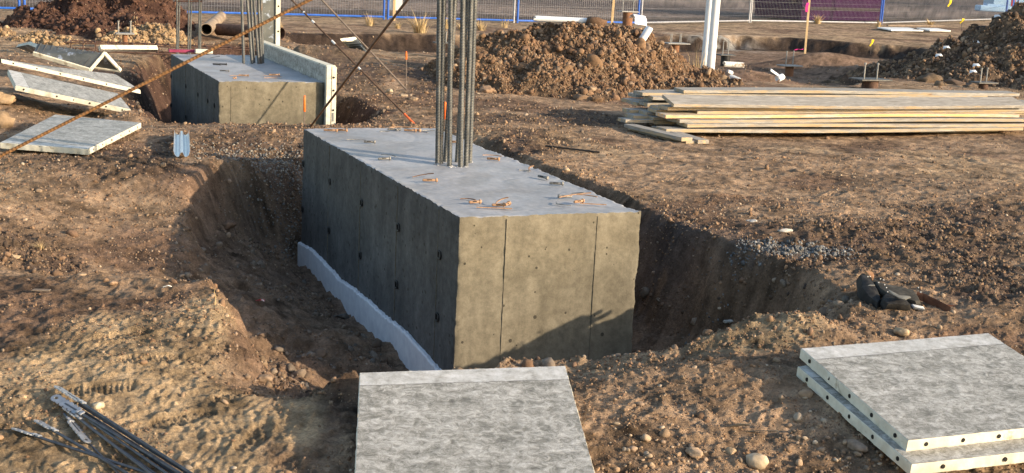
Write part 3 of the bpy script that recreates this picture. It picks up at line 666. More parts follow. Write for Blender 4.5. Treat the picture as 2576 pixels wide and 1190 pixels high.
boulder(6, 318, .15, 'half shaded clay lump below the other one at the left edge', (.27, .19, .12), seed=29, ang=True, sq=(.8, 1, 1.1))
boulder(980, 232, .05, 'pale round stone beside the thin orange capped pin', (.42, .34, .24), seed=30)
boulder(1015, 243, .06, 'pair stone right of the pale round one near the second block', (.38, .29, .20), seed=31)
boulder(1040, 252, .06, 'flat tan stone on the rough ground right of the second block', (.34, .25, .17), seed=32, ang=True)

# ------------------------------------------------------------------ concrete blocks
def concrete_block(A, L, label, seams_front, seams_side, seed):
    t = thing('concrete_block', label, 'concrete block', A-np.array([0, 0, BH]), (0, 0, TH))
    w, l, h = BW, L, BH; step = .016; V = []; F = []; Mi = []; base = 0
    lo = np.array([0, 0, 0.]); hi = np.array([w, l, h])
    def facegrid(ax, sgn, mi):
        nonlocal base
        o1, o2 = [q for q in range(3) if q != ax]; n1 = int((hi[o1])/step)+1; n2 = int((hi[o2])/step)+1
        a, b = np.meshgrid(np.linspace(0, hi[o1], n1), np.linspace(0, hi[o2], n2)); p = np.zeros(a.shape+(3,))
        p[..., o1] = a; p[..., o2] = b; p[..., ax] = hi[ax] if sgn > 0 else 0
        i = np.arange(n1*n2).reshape(n2, n1)
        f = np.stack([i[:-1, :-1], i[:-1, 1:], i[1:, 1:], i[1:, :-1]], -1).reshape(-1, 4)
        if (sgn > 0) == (ax == 1): f = f[:, ::-1]
        V.append(p.reshape(-1, 3)); F.append(f+base); Mi.append(np.full(len(f), mi)); base += n1*n2
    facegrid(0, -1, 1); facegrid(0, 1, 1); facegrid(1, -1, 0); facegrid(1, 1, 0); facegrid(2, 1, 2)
    p = np.concatenate(V)
    s3 = lambda sc, s: (fbm(p[:, 0]+p[:, 2]*1.3+seed, p[:, 1]+p[:, 2]*.7, sc, 3, s))
    chip = .009+.011*s3(.05, 501)+.010*s3(.25, 503)+.012*np.clip(s3(.09, 505)-.45, 0, 1)*3; chip = np.clip(chip, .002, .034)[:, None]
    q = np.clip(p, lo+chip, hi-chip); d = p-q; n = np.linalg.norm(d, axis=1)[:, None]
    edge = n > chip*1.001
    pn = q+np.where(n > 1e-9, d/np.maximum(n, 1e-9), 0)*np.minimum(n, chip)
    # gentle waviness of the cast faces and the trowelled top
    c = (lo+hi)/2; nrm = np.sign(p-c)*(np.abs((p-c)/(hi/2)) > .999)
    pn = pn+nrm*(.0030*s3(.5, 511)+.0012*s3(.06, 513))[:, None]
    top = p[:, 2] > h-1e-4; rim = np.minimum(np.minimum(p[:, 0], w-p[:, 0]), np.minimum(p[:, 1], l-p[:, 1]))
    pn[:, 2] += np.where(top, .004*np.exp(-(rim/.03)**2)*(1+s3(.04, 521))*1.2-.001, 0)
    fl = ridged(p[:, 0]+seed, p[:, 1], .5, 2, 531)
    pn[:, 2] += np.where(top, -.003*np.clip((fl-.93)/.07, 0, 1), 0)
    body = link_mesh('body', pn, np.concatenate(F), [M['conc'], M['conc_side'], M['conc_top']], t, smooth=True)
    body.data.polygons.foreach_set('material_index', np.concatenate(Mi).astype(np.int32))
    # form joint ridges
    rs = np.random.RandomState(seed); sm = vary('seam_mortar%d' % seed, (.125, .11, .082), (.19, .17, .13), 30, rough=.9)
    def ridge(front, s0):
        m = MB(); z = np.arange(.012, h-.012, .02); V = []
        for q in z:
            w_ = rs.uniform(.0008, .0022); d_ = rs.uniform(.0006, .0035) if rs.rand() < .85 else .0002; o_ = s0+rs.uniform(-.0008, .0008)
            for a_, b_ in ((-w_, .002), (-w_*.5, -d_-.002), (w_*.5, -d_-.002), (w_, .002)): V.append((o_+a_, b_, q) if front else (b_, o_+a_, q))
        F = [(i*4+k, i*4+k+1, i*4+5+k, i*4+4+k) for i in range(len(z)-1) for k in range(3)]
        m.add(V, F); m.build('form_seam', sm, t)
    for s_ in seams_front: ridge(True, s_)
    for s_ in seams_side: ridge(False, s_)
    # loop ends of the wall ties left in the shaded side
    for zt in (h-.30, h-.70):
        for s in seams_side+[l]:
            m = MB(); y = s-.045
            pts = []
            for k in range(9):
                a = -math.pi/2+math.pi*k/8; pts.append((-.006, y-.006-.024*math.cos(a), zt+.024*math.sin(a)))
            pts = [(-.006, y+.022, zt-.024)]+pts+[(-.006, y+.022, zt+.024)]
            m.tube(pts, .0055, 6); m.box((-.0035, y+.024, zt), (.0045, .005, .024))
            m.build('tie_end', M['dark'], t, smooth=True)
    return t
blk = concrete_block(A1, BL, 'large grey concrete footing block with eight upright rebars in the centre', [.305, .915], [.305+.06, 1.22, 2.13, 3.05], 3)
# white foam board strip along the foot of its shaded side
def foam():
    m = MB(); n = 110; up = [(0,.13),(.25,.12),(.5,.145),(.9,.17),(1.4,.15),(1.8,.16),(2.2,.155),(2.6,.125),(3.0,.15),(3.5,.16),(3.96,.135)]
    rs = np.random.RandomState(5); V = []
    for i in range(n+1):
        y = BL*i/n; top = np.interp(y, [a for a, b in up], [b for a, b in up])+-.0+.0035*rs.randn()*1.0+.016*float(vn(np.array(y/.25), np.array(.3), 8))
        for (x, z) in ((-.002, -.08), (-.028, -.08), (-.030, top-.012), (-.022, top+.003*rs.randn()), (-.002, top)): V.append((x, y, z))
    F = []
    for i in range(n):
        for k in range(4): F.append((i*5+k, (i+1)*5+k, (i+1)*5+k+1, i*5+k+1))
    F += [(0, 1, 2, 3, 4), tuple(n*5+k for k in (4, 3, 2, 1, 0))]; m.add(V, F)
    m.build('foam_strip', M['foam'], blk)
foam()
def rebar_mesh(p0, p1, r, mat, parent=None, name='rebar', pitch=.021, ribs=True, sag=0, n=10, mb=None, rl=None):
    m = mb or MB(); p0 = np.array(p0, float); p1 = np.array(p1, float); L = np.linalg.norm(p1-p0)
    if not ribs:
        k = 14; pts = [p0+(p1-p0)*i/k+np.array([0, 0, -sag*4*(i/k)*(1-i/k)]) for i in range(k+1)]; m.tube(pts, r, n)
    else:
        pts = []; rr = []; s = 0; k = int((rl or L)/pitch)
        for i in range(k):
            for u, f in ((0, .92), (.50, .92), (.62, 1.12), (.86, 1.12)):
                t = (i+u)*pitch/L; pts.append(p0+(p1-p0)*t+np.array([0, 0, -sag*4*t*(1-t)])); rr.append(r*f)
        pts.append(p1+0); rr.append(r*.92); m.tube(pts, rr, n)
        # longitudinal ribs
        d = (p1-p0)/L; a = np.cross(d, [0, 1., 0]); a /= np.linalg.norm(a)
        if sag == 0:
            for sg in (1, -1): m.box((p0+p1)/2+a*r*1.0*sg, (L/2, r*.14, r*.16), d, a, np.cross(d, a))
    if mb: return m
    return m.build(name, mat, parent, smooth=True)
def to_local(t, p):
    return np.array(Matrix.Translation(t.location).inverted() @ Vector(p)) if False else np.array((Matrix.Translation(t.location) @ t.rotation_euler.to_matrix().to_4x4()).inverted() @ Vector(p))
def column(t, bars, zt, r, extra, mats):
    for (bx, by, tx, yd) in bars:
        b = P(bx, by, .3); Y = b[1]+yd; tp = PY(tx, 0, Y); d = tp-b; d = d/d[2]
        p1 = b+d*extra
        p0 = b-d*.05
        rebar_mesh(to_local(t, p0), to_local(t, p1), r, mats[0], t)
column(blk, [(1101,411,1105.5,0),(1108.5,411,1116,0),(1120.5,406.5,1144,.05),(1131,418,1134,0),(1150,408,1174,.05),(1158.5,420,1164.5,0),(1172,418,1185,0),(1181.5,409,1194.5,0)], .3, .0165, 2.3, [M['rebar']])
m = MB(); rs_ = np.random.RandomState(9)
for bx, by in ((1101,415),(1132,420),(1160,421),(1172,420),(1184,409),(1145,419)):
    p = to_local(blk, P(bx, by, .3))
    for _ in range(5):
        q = p+np.array([rs_.randn()*.018, rs_.randn()*.018, .002]); s_ = rs_.uniform(.004, .011); m.box(q, (s_, s_*.8, s_*.5), X=(1, rs_.rand(), 0), Y=(-rs_.rand(), 1, 0), bev=.002)
tag(m.build('mortar_crumbs', M['conc_top'], blk), kind='stuff')
blk2 = concrete_block(A2, B2L, 'smaller looking grey concrete footing block farther back on the left', [.14], [.30, .75, 1.45, 2.4], 11)
column(blk2, [(613,160,608,0),(634,160.5,622,0),(639,158.5,631,.02),(651,161,638.5,0),(657,160.5,650,0),(661.5,158.5,656.5,0)], .3, .0165, 3.0, [M['rebar']])

# ------------------------------------------------------------------ form panels
def face_uv(o, A, u, v, W_, L_):
    me = o.data; uv = me.uv_layers.new(name='UVMap'); u = u/np.linalg.norm(u); v = v/np.linalg.norm(v)
    for lp in me.loops:
        p = np.array(me.vertices[lp.vertex_index].co); uv.data[lp.index].uv = (float((p-A)@u), float((p-A)@v))
def panel(name, corners, label, th=.052, face='face', holes=((0, 4),), parent=None, group=None, cat='form panel', backribs=False, band=0, hole_r=.0095):
    """corners: A B C D world, counter-clockwise seen from the face; the banded end is A-B. holes: (edge index, count)"""
    c = [np.array(q, float) for q in corners]; nrm = np.cross(c[1]-c[0], c[3]-c[0]); nrm /= np.linalg.norm(nrm); o0 = sum(c)/4
    t = thing(name, label, cat, o0-nrm*th, group=group) if parent is None else parent
    off = o0-nrm*th if parent is None else np.zeros(3)
    c = [q-off for q in c]
    # face sheet, subdivided and slightly uneven
    n = 26; V = []; ins = .004
    cen = sum(c)/4; ci = [q+(cen-q)/np.linalg.norm(cen-q)*ins for q in c]
    for i in range(n+1):
        for j in range(n+1):
            u, v = j/n, i/n; p = (ci[0]*(1-u)+ci[1]*u)*(1-v)+(ci[3]*(1-u)+ci[2]*u)*v
            V.append(p+nrm*(.0012*float(vn(np.array(u*9+th*70), np.array(v*9), 3))))
    F = [(i*(n+1)+j, i*(n+1)+j+1, (i+1)*(n+1)+j+1, (i+1)*(n+1)+j) for i in range(n) for j in range(n)]
    fo = link_mesh('face', V, F, M[face], t); uv = fo.data.uv_layers.new(name='UVMap'); l0, l1 = np.linalg.norm(c[1]-c[0]), np.linalg.norm(c[3]-c[0])
    for lp in fo.data.loops: uv.data[lp.index].uv = (lp.vertex_index % (n+1)/n*l0, lp.vertex_index//(n+1)/n*l1)
    # rim channel with a crusty lip
    rs = np.random.RandomState(int(abs(o0[0]*100)) % 997); m = MB()
    for e in range(4):
        a, b = c[e], c[(e+1) % 4]; ai, bi = ci[e], ci[(e+1) % 4]; L = np.linalg.norm(b-a); k = max(8, int(L/.02))
        V = []
        for i in range(k+1):
            u = i/k; p = a*(1-u)+b*u; q = ai*(1-u)+bi*u; out = p-q; out = out/max(np.linalg.norm(out), 1e-6)
            j = .0022*rs.randn() if 0 < i < k else 0; z = .0015*rs.randn() if 0 < i < k else 0
            V += [q-nrm*.001, p+nrm*(-.003+z)+out*j*.3, p-nrm*.008+out*j, p-nrm*(th-.004+abs(z))+out*j*.6, p-nrm*th-out*.004, p-nrm*th-out*.03]
        F = [(i*6+s, i*6+6+s, i*6+7+s, i*6+1+s) for i in range(k) for s in range(5)]
        m.add(V, F, 0)
    m.build('rim', M['edge'], t, smooth=True)
    # underside pan and stiffeners
    m = MB(); dn = -nrm*(.010); m.add([q+dn for q in ci], [(3, 2, 1, 0)])
    for k in range(1, 6):
        u = k/6; a = ci[0]*(1-u)+ci[3]*u; b = ci[1]*(1-u)+ci[2]*u; d = b-a; L = np.linalg.norm(d)
        m.box((a+b)/2-nrm*.028, (L/2-.01, .004, .018), d, np.cross(nrm, d), nrm)
    m.build('stiffeners', M['facemetal'], t)
    # bolt holes in the rim, raised dark discs painted for their inner shade
    for e, cnt in holes:
        a, b = c[e], c[(e+1) % 4]; d = (b-a)/np.linalg.norm(b-a); out = np.cross(d, nrm); L = np.linalg.norm(b-a)
        for i in range(cnt):
            p = a+(b-a)*((i+.5)/cnt)-nrm*th*.48; m = MB()
            V = []; k = 12
            for rr, dd in ((hole_r*1.05, -.003), (hole_r, .0028), (hole_r*.8, .0026)):
                for j in range(k): an = 6.2832*j/k; V.append(p+out*dd+(d*math.cos(an)+nrm*math.sin(an))*rr)
            F = [(s*k+j, s*k+(j+1) % k, (s+1)*k+(j+1) % k, (s+1)*k+j) for s in range(2) for j in range(k)]+[tuple(2*k+j for j in range(k))]
            m.add(V[:12]+V[12:], F); m.build('bolt_hole', M['hole'], t)
    return t
# centre foreground panel
Am = P(893, 1190, -.09); Bm = P(1497, 1190, -.09); Cm = P(1422, 920, .04); Dm = P(905, 937, .04)
ext = (Am-Dm)*.85; extb = (Bm-Cm)*.85
panel('concrete_form', [Cm, Dm, Am+ext, Bm+extb], 'large mottled form panel lying flat at the bottom centre in front of the block', holes=((1, 5), (3, 5)))
# right stack
r0, r1, r2, r3 = P(2015, 876, .10), P(2487, 838, .10), None, P(2285, 1108, .0)
vv = r3-r0; r2 = r1+vv*1.02
panel('concrete_form', [r1, r0, r3, r2], 'upper mottled form panel on the two-panel stack at the right', holes=((1, 5), (2, 6)))
q0, q1, q3 = P(2007, 921, .035), P(2500, 884, .035), P(2294, 1168, -.058)
q2 = q1+(q3-q0)
panel('concrete_form', [q1+(q1-q0)*.1, q0, q3, q2+(q2-q3)*.1], 'lower form panel sticking out under the top one at the right', holes=((1, 5), (2, 4)))
# left group
panel('concrete_form', [P(0, 358.5, .08), P(221.5, 375, .08), P(355, 308.5, .10), P(139, 288, .12)], 'flat form panel lying nearest on the left under the rusty brace', holes=((1, 6), (0, 0)))
panel('concrete_form', [P(20, 175, .38), P(40, 215, .31), P(329, 275, .10), P(296, 235, .14)], 'tilted pale form panel in the middle of the left group, dark gap under it', holes=((1, 7),))
panel('concrete_form', [P(60, 158, .37), P(3, 148, .42), P(353, 226, .10), P(291, 187, .22)], 'tilted form panel lying behind another one with its far corner in the pit', holes=((1, 6),))
# small tilted panel beyond the second block
panel('concrete_form', [P(855, 97, .30), P(896, 92, .33), P(922, 128, .10), P(884, 128, .05)], 'small form panel sticking out of the soil beyond the second block', face='facemetal', holes=((0, 0),))
panel('concrete_form', [P(250, 130, .22), P(396, 130, .20), P(398, 125, .24), P(255, 124, .26)][0:4], 'thin form panel seen edge-on beyond the folded corner form', holes=((0, 4),), th=.07)
panel('concrete_form', [P(40, 119, .28), P(86, 136, .24), P(110, 128, .40), P(70, 112, .40)], 'dark form piece poking out behind the folded corner form', face='facemetal', holes=((0, 0),))
# folded corner form, like a roof
t = thing('corner_form', 'ribbed grey corner form lying like a roof in the left group', 'form panel', PY(226.6, 177, 16.7))
off = np.array(t.location)
lo0, lo1, ri0, ri1, rb1 = PY(83, 134.5, 16.7), PY(226.6, 177, 16.7), PY(95, 110, 16.95), PY(263, 134, 16.9), PY(304, 178, 17.0)
rb0 = ri0+(rb1-ri1)
for nm, q in (('wing', [lo0, lo1, ri1, ri0]), ('wing', [ri0, ri1, rb1, rb0])):
    q = [a-off for a in q]; nrm = np.cross(q[1]-q[0], q[3]-q[0]); nrm /= np.linalg.norm(nrm); m = MB()
    m.add(q+[a-nrm*.012 for a in q], [(0,1,2,3), (7,6,5,4), (0,4,5,1), (1,5,6,2), (2,6,7,3), (3,7,4,0)])
    w = m.build(nm, M['facemetal'], t)
    m = MB()
    for k in range(11):
        u = (k+.5)/11; a = q[0]*(1-u)+q[1]*u; b = q[3]*(1-u)+q[2]*u; d = b-a
        m.box((a+b)/2+nrm*.006, (np.linalg.norm(d)/2, .005, .007), d, np.cross(nrm, d), nrm)
    m.build('rib', M['platedark'], w)
    m = MB(); lowe = (q[0], q[1]) if nm == 'wing' and q[0][2]+q[1][2] < q[2][2]+q[3][2] else (q[3], q[2])
    for a, b in (lowe, (q[1], q[2])):
        d = b-a; m.box((a+b)/2, (np.linalg.norm(d)/2, .012, .028), d, np.cross(nrm, d), nrm, bev=.004)
    m.build('rim', M['edge'], w)

# form boards still standing on the second block
def loc2(u, v, z): return A2+D2*u+D1*v+np.array([0, 0, z])
t = thing('side_form', 'whitish form wall still standing along the right side of the farther block', 'form panel', loc2(BW+.06, 0, -BH), (0, 0, TH))
m = MB(); m.box((-.035, 1.86, .66), (.022, 1.93, .66), bev=.004); m.build('inner_face', M['face'], t)
uvo = [o for o in t.children][0]; face_uv(uvo, np.array([0, 0, -9.]), np.array([0, 1., 0]), np.array([0, 0, 1.]), 1, 1)
m = MB()
for y0, xx in ((-.07, -.032), (-.07, .032)):
    m.box((xx, y0-.004, .66), (.029, .028, .665), bev=.006)
m.build('end_rim', M['edge'], t)
m = MB(); m.box((.0, 1.86, 1.325), (.055, 1.93, .010), bev=.003); m.build('top_rim', M['edge'], t)
m = MB()
for k in range(5): m.box((.03, .6*k+.5, .65), (.028, .012, .62))
m.build('stiffeners', M['facemetal'], t)
for zz in (.25, .58, .82, 1.05, 1.2):
    m = MB(); m.tube([(.028, -.096, zz), (.028, -.109, zz)], .012, 10); m.build('bolt_hole', M['hole'], t)
m = MB(); m.box((.03, -.104, .74), (.012, .006, .05), bev=.005); m.build('handle', M['plate'], t)
b0 = PY(690, 104, 19.6)
t = thing('upright_form', 'tall narrow grey form panel standing upright behind the farther block', 'form panel', (b0[0], b0[1], .0), (0, 0, TH))
m = MB(); m.box((-.10, 0, 1.5), (.105, .02, 1.5), bev=.003); m.build('face', M['facemetal'], t)
m = MB(); m.box((.040, .0, 1.5), (.034, .05, 1.52), bev=.006); m.box((-.212, 0, 1.5), (.008, .04, 1.5)); m.build('end_rim', M['edge'], t)
for zz in (.62, .98, 1.34):
    m = MB(); m.tube([(.045, -.048, zz), (.045, -.054, zz)], .014, 10); m.build('bolt_hole', M['hole'], t)

# ------------------------------------------------------------------ brace bars and pins
def brace(px0, z0, px1, Y1, r, mat, label, ribs=False, sag=0, tip=None, splash=False, pitch=.03, ext=1.0):
    p0 = P(px0[0], px0[1], z0); p1 = PY(px1[0], px1[1], Y1); p1 = p0+(p1-p0)*ext
    t = thing('brace_bar', label, 'steel bar', p0, group=None)
    a = np.zeros(3); b = p1-p0
    rebar_mesh(a, b, r, mat, t, 'bar', ribs=ribs, sag=sag, pitch=pitch, n=8)
    d = b/np.linalg.norm(b)
    if tip: rebar_mesh(a, a+d*.30, r*1.15, M['orangepaint'], t, 'painted_tip', ribs=False, n=8)
    if splash:
        for s, e in splash: rebar_mesh(a+b*s, a+b*e, r*1.12, M['white'], t, 'mortar_splash', ribs=False, n=8)
    return t
brace((-165, 476), 0, (1112, -168), 9.9, .0102, M['rust'], 'orange rusty ribbed bar running from the lower left edge up past the farther block', ribs=True, pitch=.028)
brace((775, 326), -.03, (1105, -105), 9.95, .0115, M['rustbar2'], 'dark brown bar rising to the right from the back left corner of the near block')
brace((1054, 324), .0, (615, -120), 17.0, .011, M['rustbar2'], 'reddish bar with an orange painted foot and white splashes leaning up to the left', tip=True, splash=((.30, .312), (.44, .46), (.56, .575), (.62, .626)))
brace((1023, 226), .0, (690, -127), 18.2, .012, M['greybar'], 'grey weathered bar ending beside the thin pin right of the second block')
def pin(px, py, ytop, ycap, Y, label, r=.006, cap=.013):
    b = PY(px, py, Y); tp = PY(px, ytop, Y); cp = PY(px, ycap, Y); t = thing('survey_pin', label, 'marker pin', b)
    m = MB(); m.tube([(0, 0, -.15), tp-b+np.array([0, 0, -.01])], r, 8); m.build('rod', M['greybar'], t, smooth=True)
    m = MB(); a = cp-b; c = tp-b; m.tube([a, a+(c-a)*.06, a+(c-a)*.7, c*.96+a*.04, c], [cap*.7, cap, cap*.9, cap*.8, cap*.3], 10); m.build('cap', M['orange'], t, smooth=True)
pin(766, 323, 240, 281, 13.75, 'steel pin with an orange cap at the back left corner of the near block')
pin(1022, 226, 129, 150, 18.3, 'thin pin with a short orange cap in the rough ground right of the farther block')
pin(1120, 322, 256, 300, 14.3, 'orange capped pin seen between the upright rebars', cap=.016)

# ------------------------------------------------------------------ galvanised profile
p0 = onto(436, 398); p1 = onto(438, 340); d = p1-p0; d[2] = 0; d /= np.linalg.norm(d); s = np.array([d[1], -d[0], 0])
t = thing('metal_profile', 'short bright galvanised W-shaped channel lying on the soil left of the block', 'metal channel', p0+s*.07)
prof = [(-.068, .052), (-.058, .020), (-.042, .004), (-.024, .004), (-.008, .040), (.008, .040), (.024, .004), (.042, .004), (.058, .020), (.068, .052)]
V = []; F = []
for k, yy in enumerate((0, 1.35)):
    for a, b in prof: V.append(s*a+d*yy+np.array([0, 0, b+.015]))
    for a, b in prof: V.append(s*a+d*yy+np.array([0, 0, b+.0185]))
n = len(prof)
for i in range(n-1): F += [(i, i+1, 2*n+i+1, 2*n+i), (n+i+1, n+i, 3*n+i, 3*n+i+1), (i+1, i, n+i, n+i+1), (2*n+i, 2*n+i+1, 3*n+i+1, 3*n+i)]
link_mesh('channel', V, F, M['galv'], t)

# ------------------------------------------------------------------ lumber stack
lum_g = 'used boards stacked on the lumber pile'
Os = P(1676, 336, 0)
def board(s0, t0, z, ln, wd=.235, th=.038, label='', mat='wood', yaw=0, tilt=0, at=None, dirv=None):
    o = at if at is not None else (Os+D2*s0+D1*t0)*np.array([1, 1, 0])+np.array([0, 0, z])
    tt = MB(); n = 10; rs = np.random.RandomState(int(abs(s0*131+t0*577+z*991)*10) % 9973)
    V = []
    ph = rs.uniform(0, 6.28, 3); amp = .009
    for i in range(n+1):
        x = ln*i/n; dz = amp*math.sin(x*1.1+ph[0]); dy = amp*.6*math.sin(x*.9+ph[1]); e = .003
        for yy, zz in ((e, 0), (wd-e, 0), (wd, e), (wd, th-e), (wd-e, th), (e, th), (0, th-e), (0, e)): V.append((x, yy+dy, zz+dz))
    F = [(i*8+k, i*8+8+k, i*8+8+(k+1) % 8, i*8+(k+1) % 8) for i in range(n) for k in range(8)]
    F = [f[::-1] for f in F]+[tuple(range(8)), tuple(n*8+k for k in range(7, -1, -1))]
    tt.add(V, F); ob = tt.build('timber_board', M[mat], smooth=False)
    ob.location = tuple(map(float, o)); ob.rotation_euler = (tilt, 0, TH+yaw); tag(ob, label, 'board', lum_g); return ob
def s_of(px, py, z):
    q = P(px, py, z)-Os; return float(q@D2), float(q@D1)
fr = [  # px, py (front top left corner), height of top, material, width, label
    (1676, 326, .075, 'wood', .235, 'lowest long board on the front face of the lumber pile'),
    (1729, 313.5, .128, 'wood', .235, 'second board from the bottom on the front of the pile, set back to the right'),
    (1710, 299.5, .180, 'wood', .235, 'third board from the bottom on the front of the pile'),
    (1675, 287.5, .226, 'woodo', .235, 'fresh orange board half way up the front of the pile'),
    (1680, 270.5, .290, 'wood', .235, 'fifth board from the bottom of the pile front, stained along its edge'),
    (1694, 263.0, .335, 'wood', .286, 'wide cement-grey board near the top of the pile with its face showing'),
    (1643, 245.5, .345, 'wood', .235, 'board end jutting out to the left just behind the wide grey board'),
    (1617, 234.0, .385, 'wood', .235, 'long board jutting farthest left near the top of the pile'),
    (1721, 226.5, .425, 'wood', .235, 'topmost board of the lumber pile'),
]
for k, (px, py, zt, mt, wd, lb) in enumerate(fr):
    s0, t0 = s_of(px, py, zt); board(s0, t0, zt-.038, 5.0 if k != 4 else 5.3, wd, .038, lb, mt, yaw=[.0, .006, -.008, .004, -.003, .003, -.006, .002, .006][k], tilt=[0, .03, -.02, .02, 0, .27, .05, 0, .04][k])
for k, (px, py, zt, th_, lb) in enumerate(((1893,281,.2515,.0235,'thin board tucked under the fifth board on the front of the pile'),(1799,308,.1415,.012,'batten tucked into the gap low in the front of the pile'),(2240,280,.2515,.022,'thin board starting half way along under the wide grey board'),(1730,338,.034,.034,'bottom board lying on the ground along the front of the pile'),(1760,263,.302,.011,'batten tucked directly under the wide grey board'))):
    s0, t0 = s_of(px, py, zt); board(s0, .012+.003*k if k != 3 else .015, zt-th_, 4.6 if k != 2 else 2.6, .2, th_, lb)
# boards deeper in the pile whose ends step out on the left
inner = [(1575,309,.13,.02),(1603,288,.115,.06),(1650,312,.10,.0),(1644,298,.155,0),(1585,276,.20,.06),(1628,283,.19,.0),(1652,277,.235,.0),(1604,259,.245,.0),(1583,254,.25,.1),(1600,240,.30,.1),(1630,262,.27,.1),(1660,268,.27,.0),(1640,252,.30,.1),(1636,232,.37,.15),(1595,300,.15,.1),(1700,306,.15,.0),(1740,322,.09,.05),(1756,282,.25,.0)]
words = ['lowest','second lowest','short lower','mid-height','weathered mid','grey middle','stubby middle','upper middle','dusty upper','high left','tucked upper','narrow upper','shaded upper','back upper','rear middle','inner lower','inner lowest','inner middle']
for k, (px, py, zt, dt) in enumerate(inner):
    s0, t0 = s_of(px, py, zt); t1 = (max(t0, .24) if k < 15 else max(t0, .02))+dt; s0 += (t1-t0)*.50; t0 = t1-dt
    board(s0, t0+dt, zt-.038, 4.7+.02*k, .20+.01*(k % 4), .038, '%s board end stepping out of the shaded left end of the lumber pile' % words[k], yaw=.004*((k % 3)-1))
fill = ['filling the pile behind its first layer','filling the pile behind its second layer','filling the pile behind its third layer','filling the pile behind its fourth layer','filling the pile behind its fifth layer','filling the pile behind its sixth layer']
for k in range(6):
    for j in range(2):
        board(.55+.12*k+.1*j, .30+.26*j, .045+.045*k, 4.5, .24, .040, 'board %s, %s row' % (fill[k], ('near', 'far')[j]))
# skewed planks under the left end
def skew(px0, py0, px1, py1, z, lb, wd=.14):
    a = P(px0, py0, z); b = P(px1, py1, z); d = b-a; L = np.linalg.norm(d)
    ob = board(0, 0, 0, L, wd, .040, lb, at=a-np.array([0, 0, .04])); ob.rotation_euler = (0, 0, math.atan2(d[1], d[0])); return ob
skew(1571, 311, 1716, 344, .085, 'skewed plank lying under the left end of the pile, upper one')
skew(1580, 318, 1727, 353, .045, 'skewed plank lowest on the ground under the left end of the pile')
skew(1640, 316, 1757, 350, .060, 'short skewed plank whose sawn end shows at the front left of the pile', .13)

# ------------------------------------------------------------------ tool belt
tb = onto(2258, 778); t = thing('tool_belt', 'black leather tool belt with pouches and brown strap lying right of the pit', 'tool belt', tb)
K = tb[1]/FPX
def TB(zx, zy, dy=0.0):                    # detail coordinates in the plane facing the photographer
    px = (3240+zx/5.95)*.6708; py = (1000+zy/5.95)*.6708
    z = (778-py)*K*1.05; return np.array([(px-2258)*K*1.02*(1+2.1*z/7.3), 2.1*z+dy*.6, .44*z-dy*.46])
def slab(name, pts, dy, thick, mat, parent=t, bulge=0.0, n_smooth=True):
    m = MB(); k = len(pts); c = sum([TB(*p) for p in pts])/k
    fr_ = [TB(*p, dy) for p in pts]; bk = [TB(*p, dy+thick) for p in pts]
    cf = sum(fr_)/k; e1 = [q*.88+cf*.12+np.array([0, -bulge*.36, bulge*.6]) for q in fr_]
    e2 = [q*.45+cf*.55+np.array([0, -bulge*.48, bulge*.8]) for q in fr_]
    cc = sum(fr_)/k; V = bk+fr_+e1+e2+[cc+np.array([0, -bulge*.5, bulge*.85])]; F = [tuple(range(k))]
    for r_ in range(3):
        for i in range(k): F.append((r_*k+i, r_*k+(i+1) % k, (r_+1)*k+(i+1) % k, (r_+1)*k+i))
    for i in range(k): F.append((3*k+i, 3*k+(i+1) % k, 4*k))
    m.add(V, F); o = m.build(name, M[mat], parent, smooth=True)
    return o
slab('belt_back', [(440,60),(600,130),(580,260),(700,400),(900,470),(1330,560),(1330,760),(1100,700),(600,560),(450,330)], .05, .02, 'suede', bulge=.01)
slab('tan_tab', [(445,85),(600,125),(590,200),(490,335),(455,270)], -.02, .02, 'tanleather', bulge=.004)
slab('side_pouch', [(270,200),(400,230),(470,400),(470,640),(420,860),(280,960),(160,800),(110,560),(190,420)], .0, .10, 'leather', bulge=.035)
slab('pouch_mouth', [(190,580),(260,560),(345,565),(345,585),(260,592),(190,592)], -.11, .008, 'suederim', bulge=.001)
slab('front_flap', [(470,380),(620,430),(900,490),(1290,570),(1330,720),(1310,860),(1200,880),(960,800),(850,830),(720,780),(560,660),(470,560)], -.02, .03, 'suede', bulge=.03)
slab('lower_pouch', [(360,900),(480,760),(540,720),(640,850),(760,920),(950,870),(985,1000),(900,1015),(700,1000),(420,1010)], -.04, .12, 'leather', bulge=.04)
slab('pouch_lip', [(545,720),(600,800),(700,880),(800,905),(950,855),(960,880),(800,935),(680,910),(580,830),(530,740)], -.15, .010, 'suederim', bulge=.002)
slab('inner_pocket', [(980,810),(1100,830),(1300,880),(1240,900),(1080,880),(1060,960),(990,980)], -.0, .06, 'leather', bulge=.012)
slab('white_tip', [(1070,880),(1180,900),(1320,925),(1330,940),(1290,950),(1330,965),(1320,980),(1240,975),(1100,950)], -.02, .02, 'glove', bulge=.01)
for zx, zy in ((543,420),(605,443),(458,513),(568,557),(570,630),(545,728),(1303,590),(1298,700),(285,378),(340,370)):
    m = MB(); p = TB(zx, zy, -.115); m.tube([p, p+np.array([0, -.004, .003])], [.0038, .002], 8); m.build('rivet', M['white'], t, smooth=True)
def strap(pts, w, mat):
    m = MB(); V = []
    for (zx, zy, dy) in pts:
        p = TB(zx, zy, dy); V += [p+np.array([0, 0, w/2]), p-np.array([0, 0, w/2]), p+np.array([0, .006, -w/2]), p+np.array([0, .006, w/2])]
    F = [(i*4+k, i*4+4+k, i*4+4+(k+1) % 4, i*4+(k+1) % 4) for i in range(len(pts)-1) for k in range(4)]; F += [(0, 1, 2, 3), tuple(4*(len(pts)-1)+k for k in (3, 2, 1, 0))]
    m.add(V, F); m.build('belt_strap', M[mat], t, smooth=False)
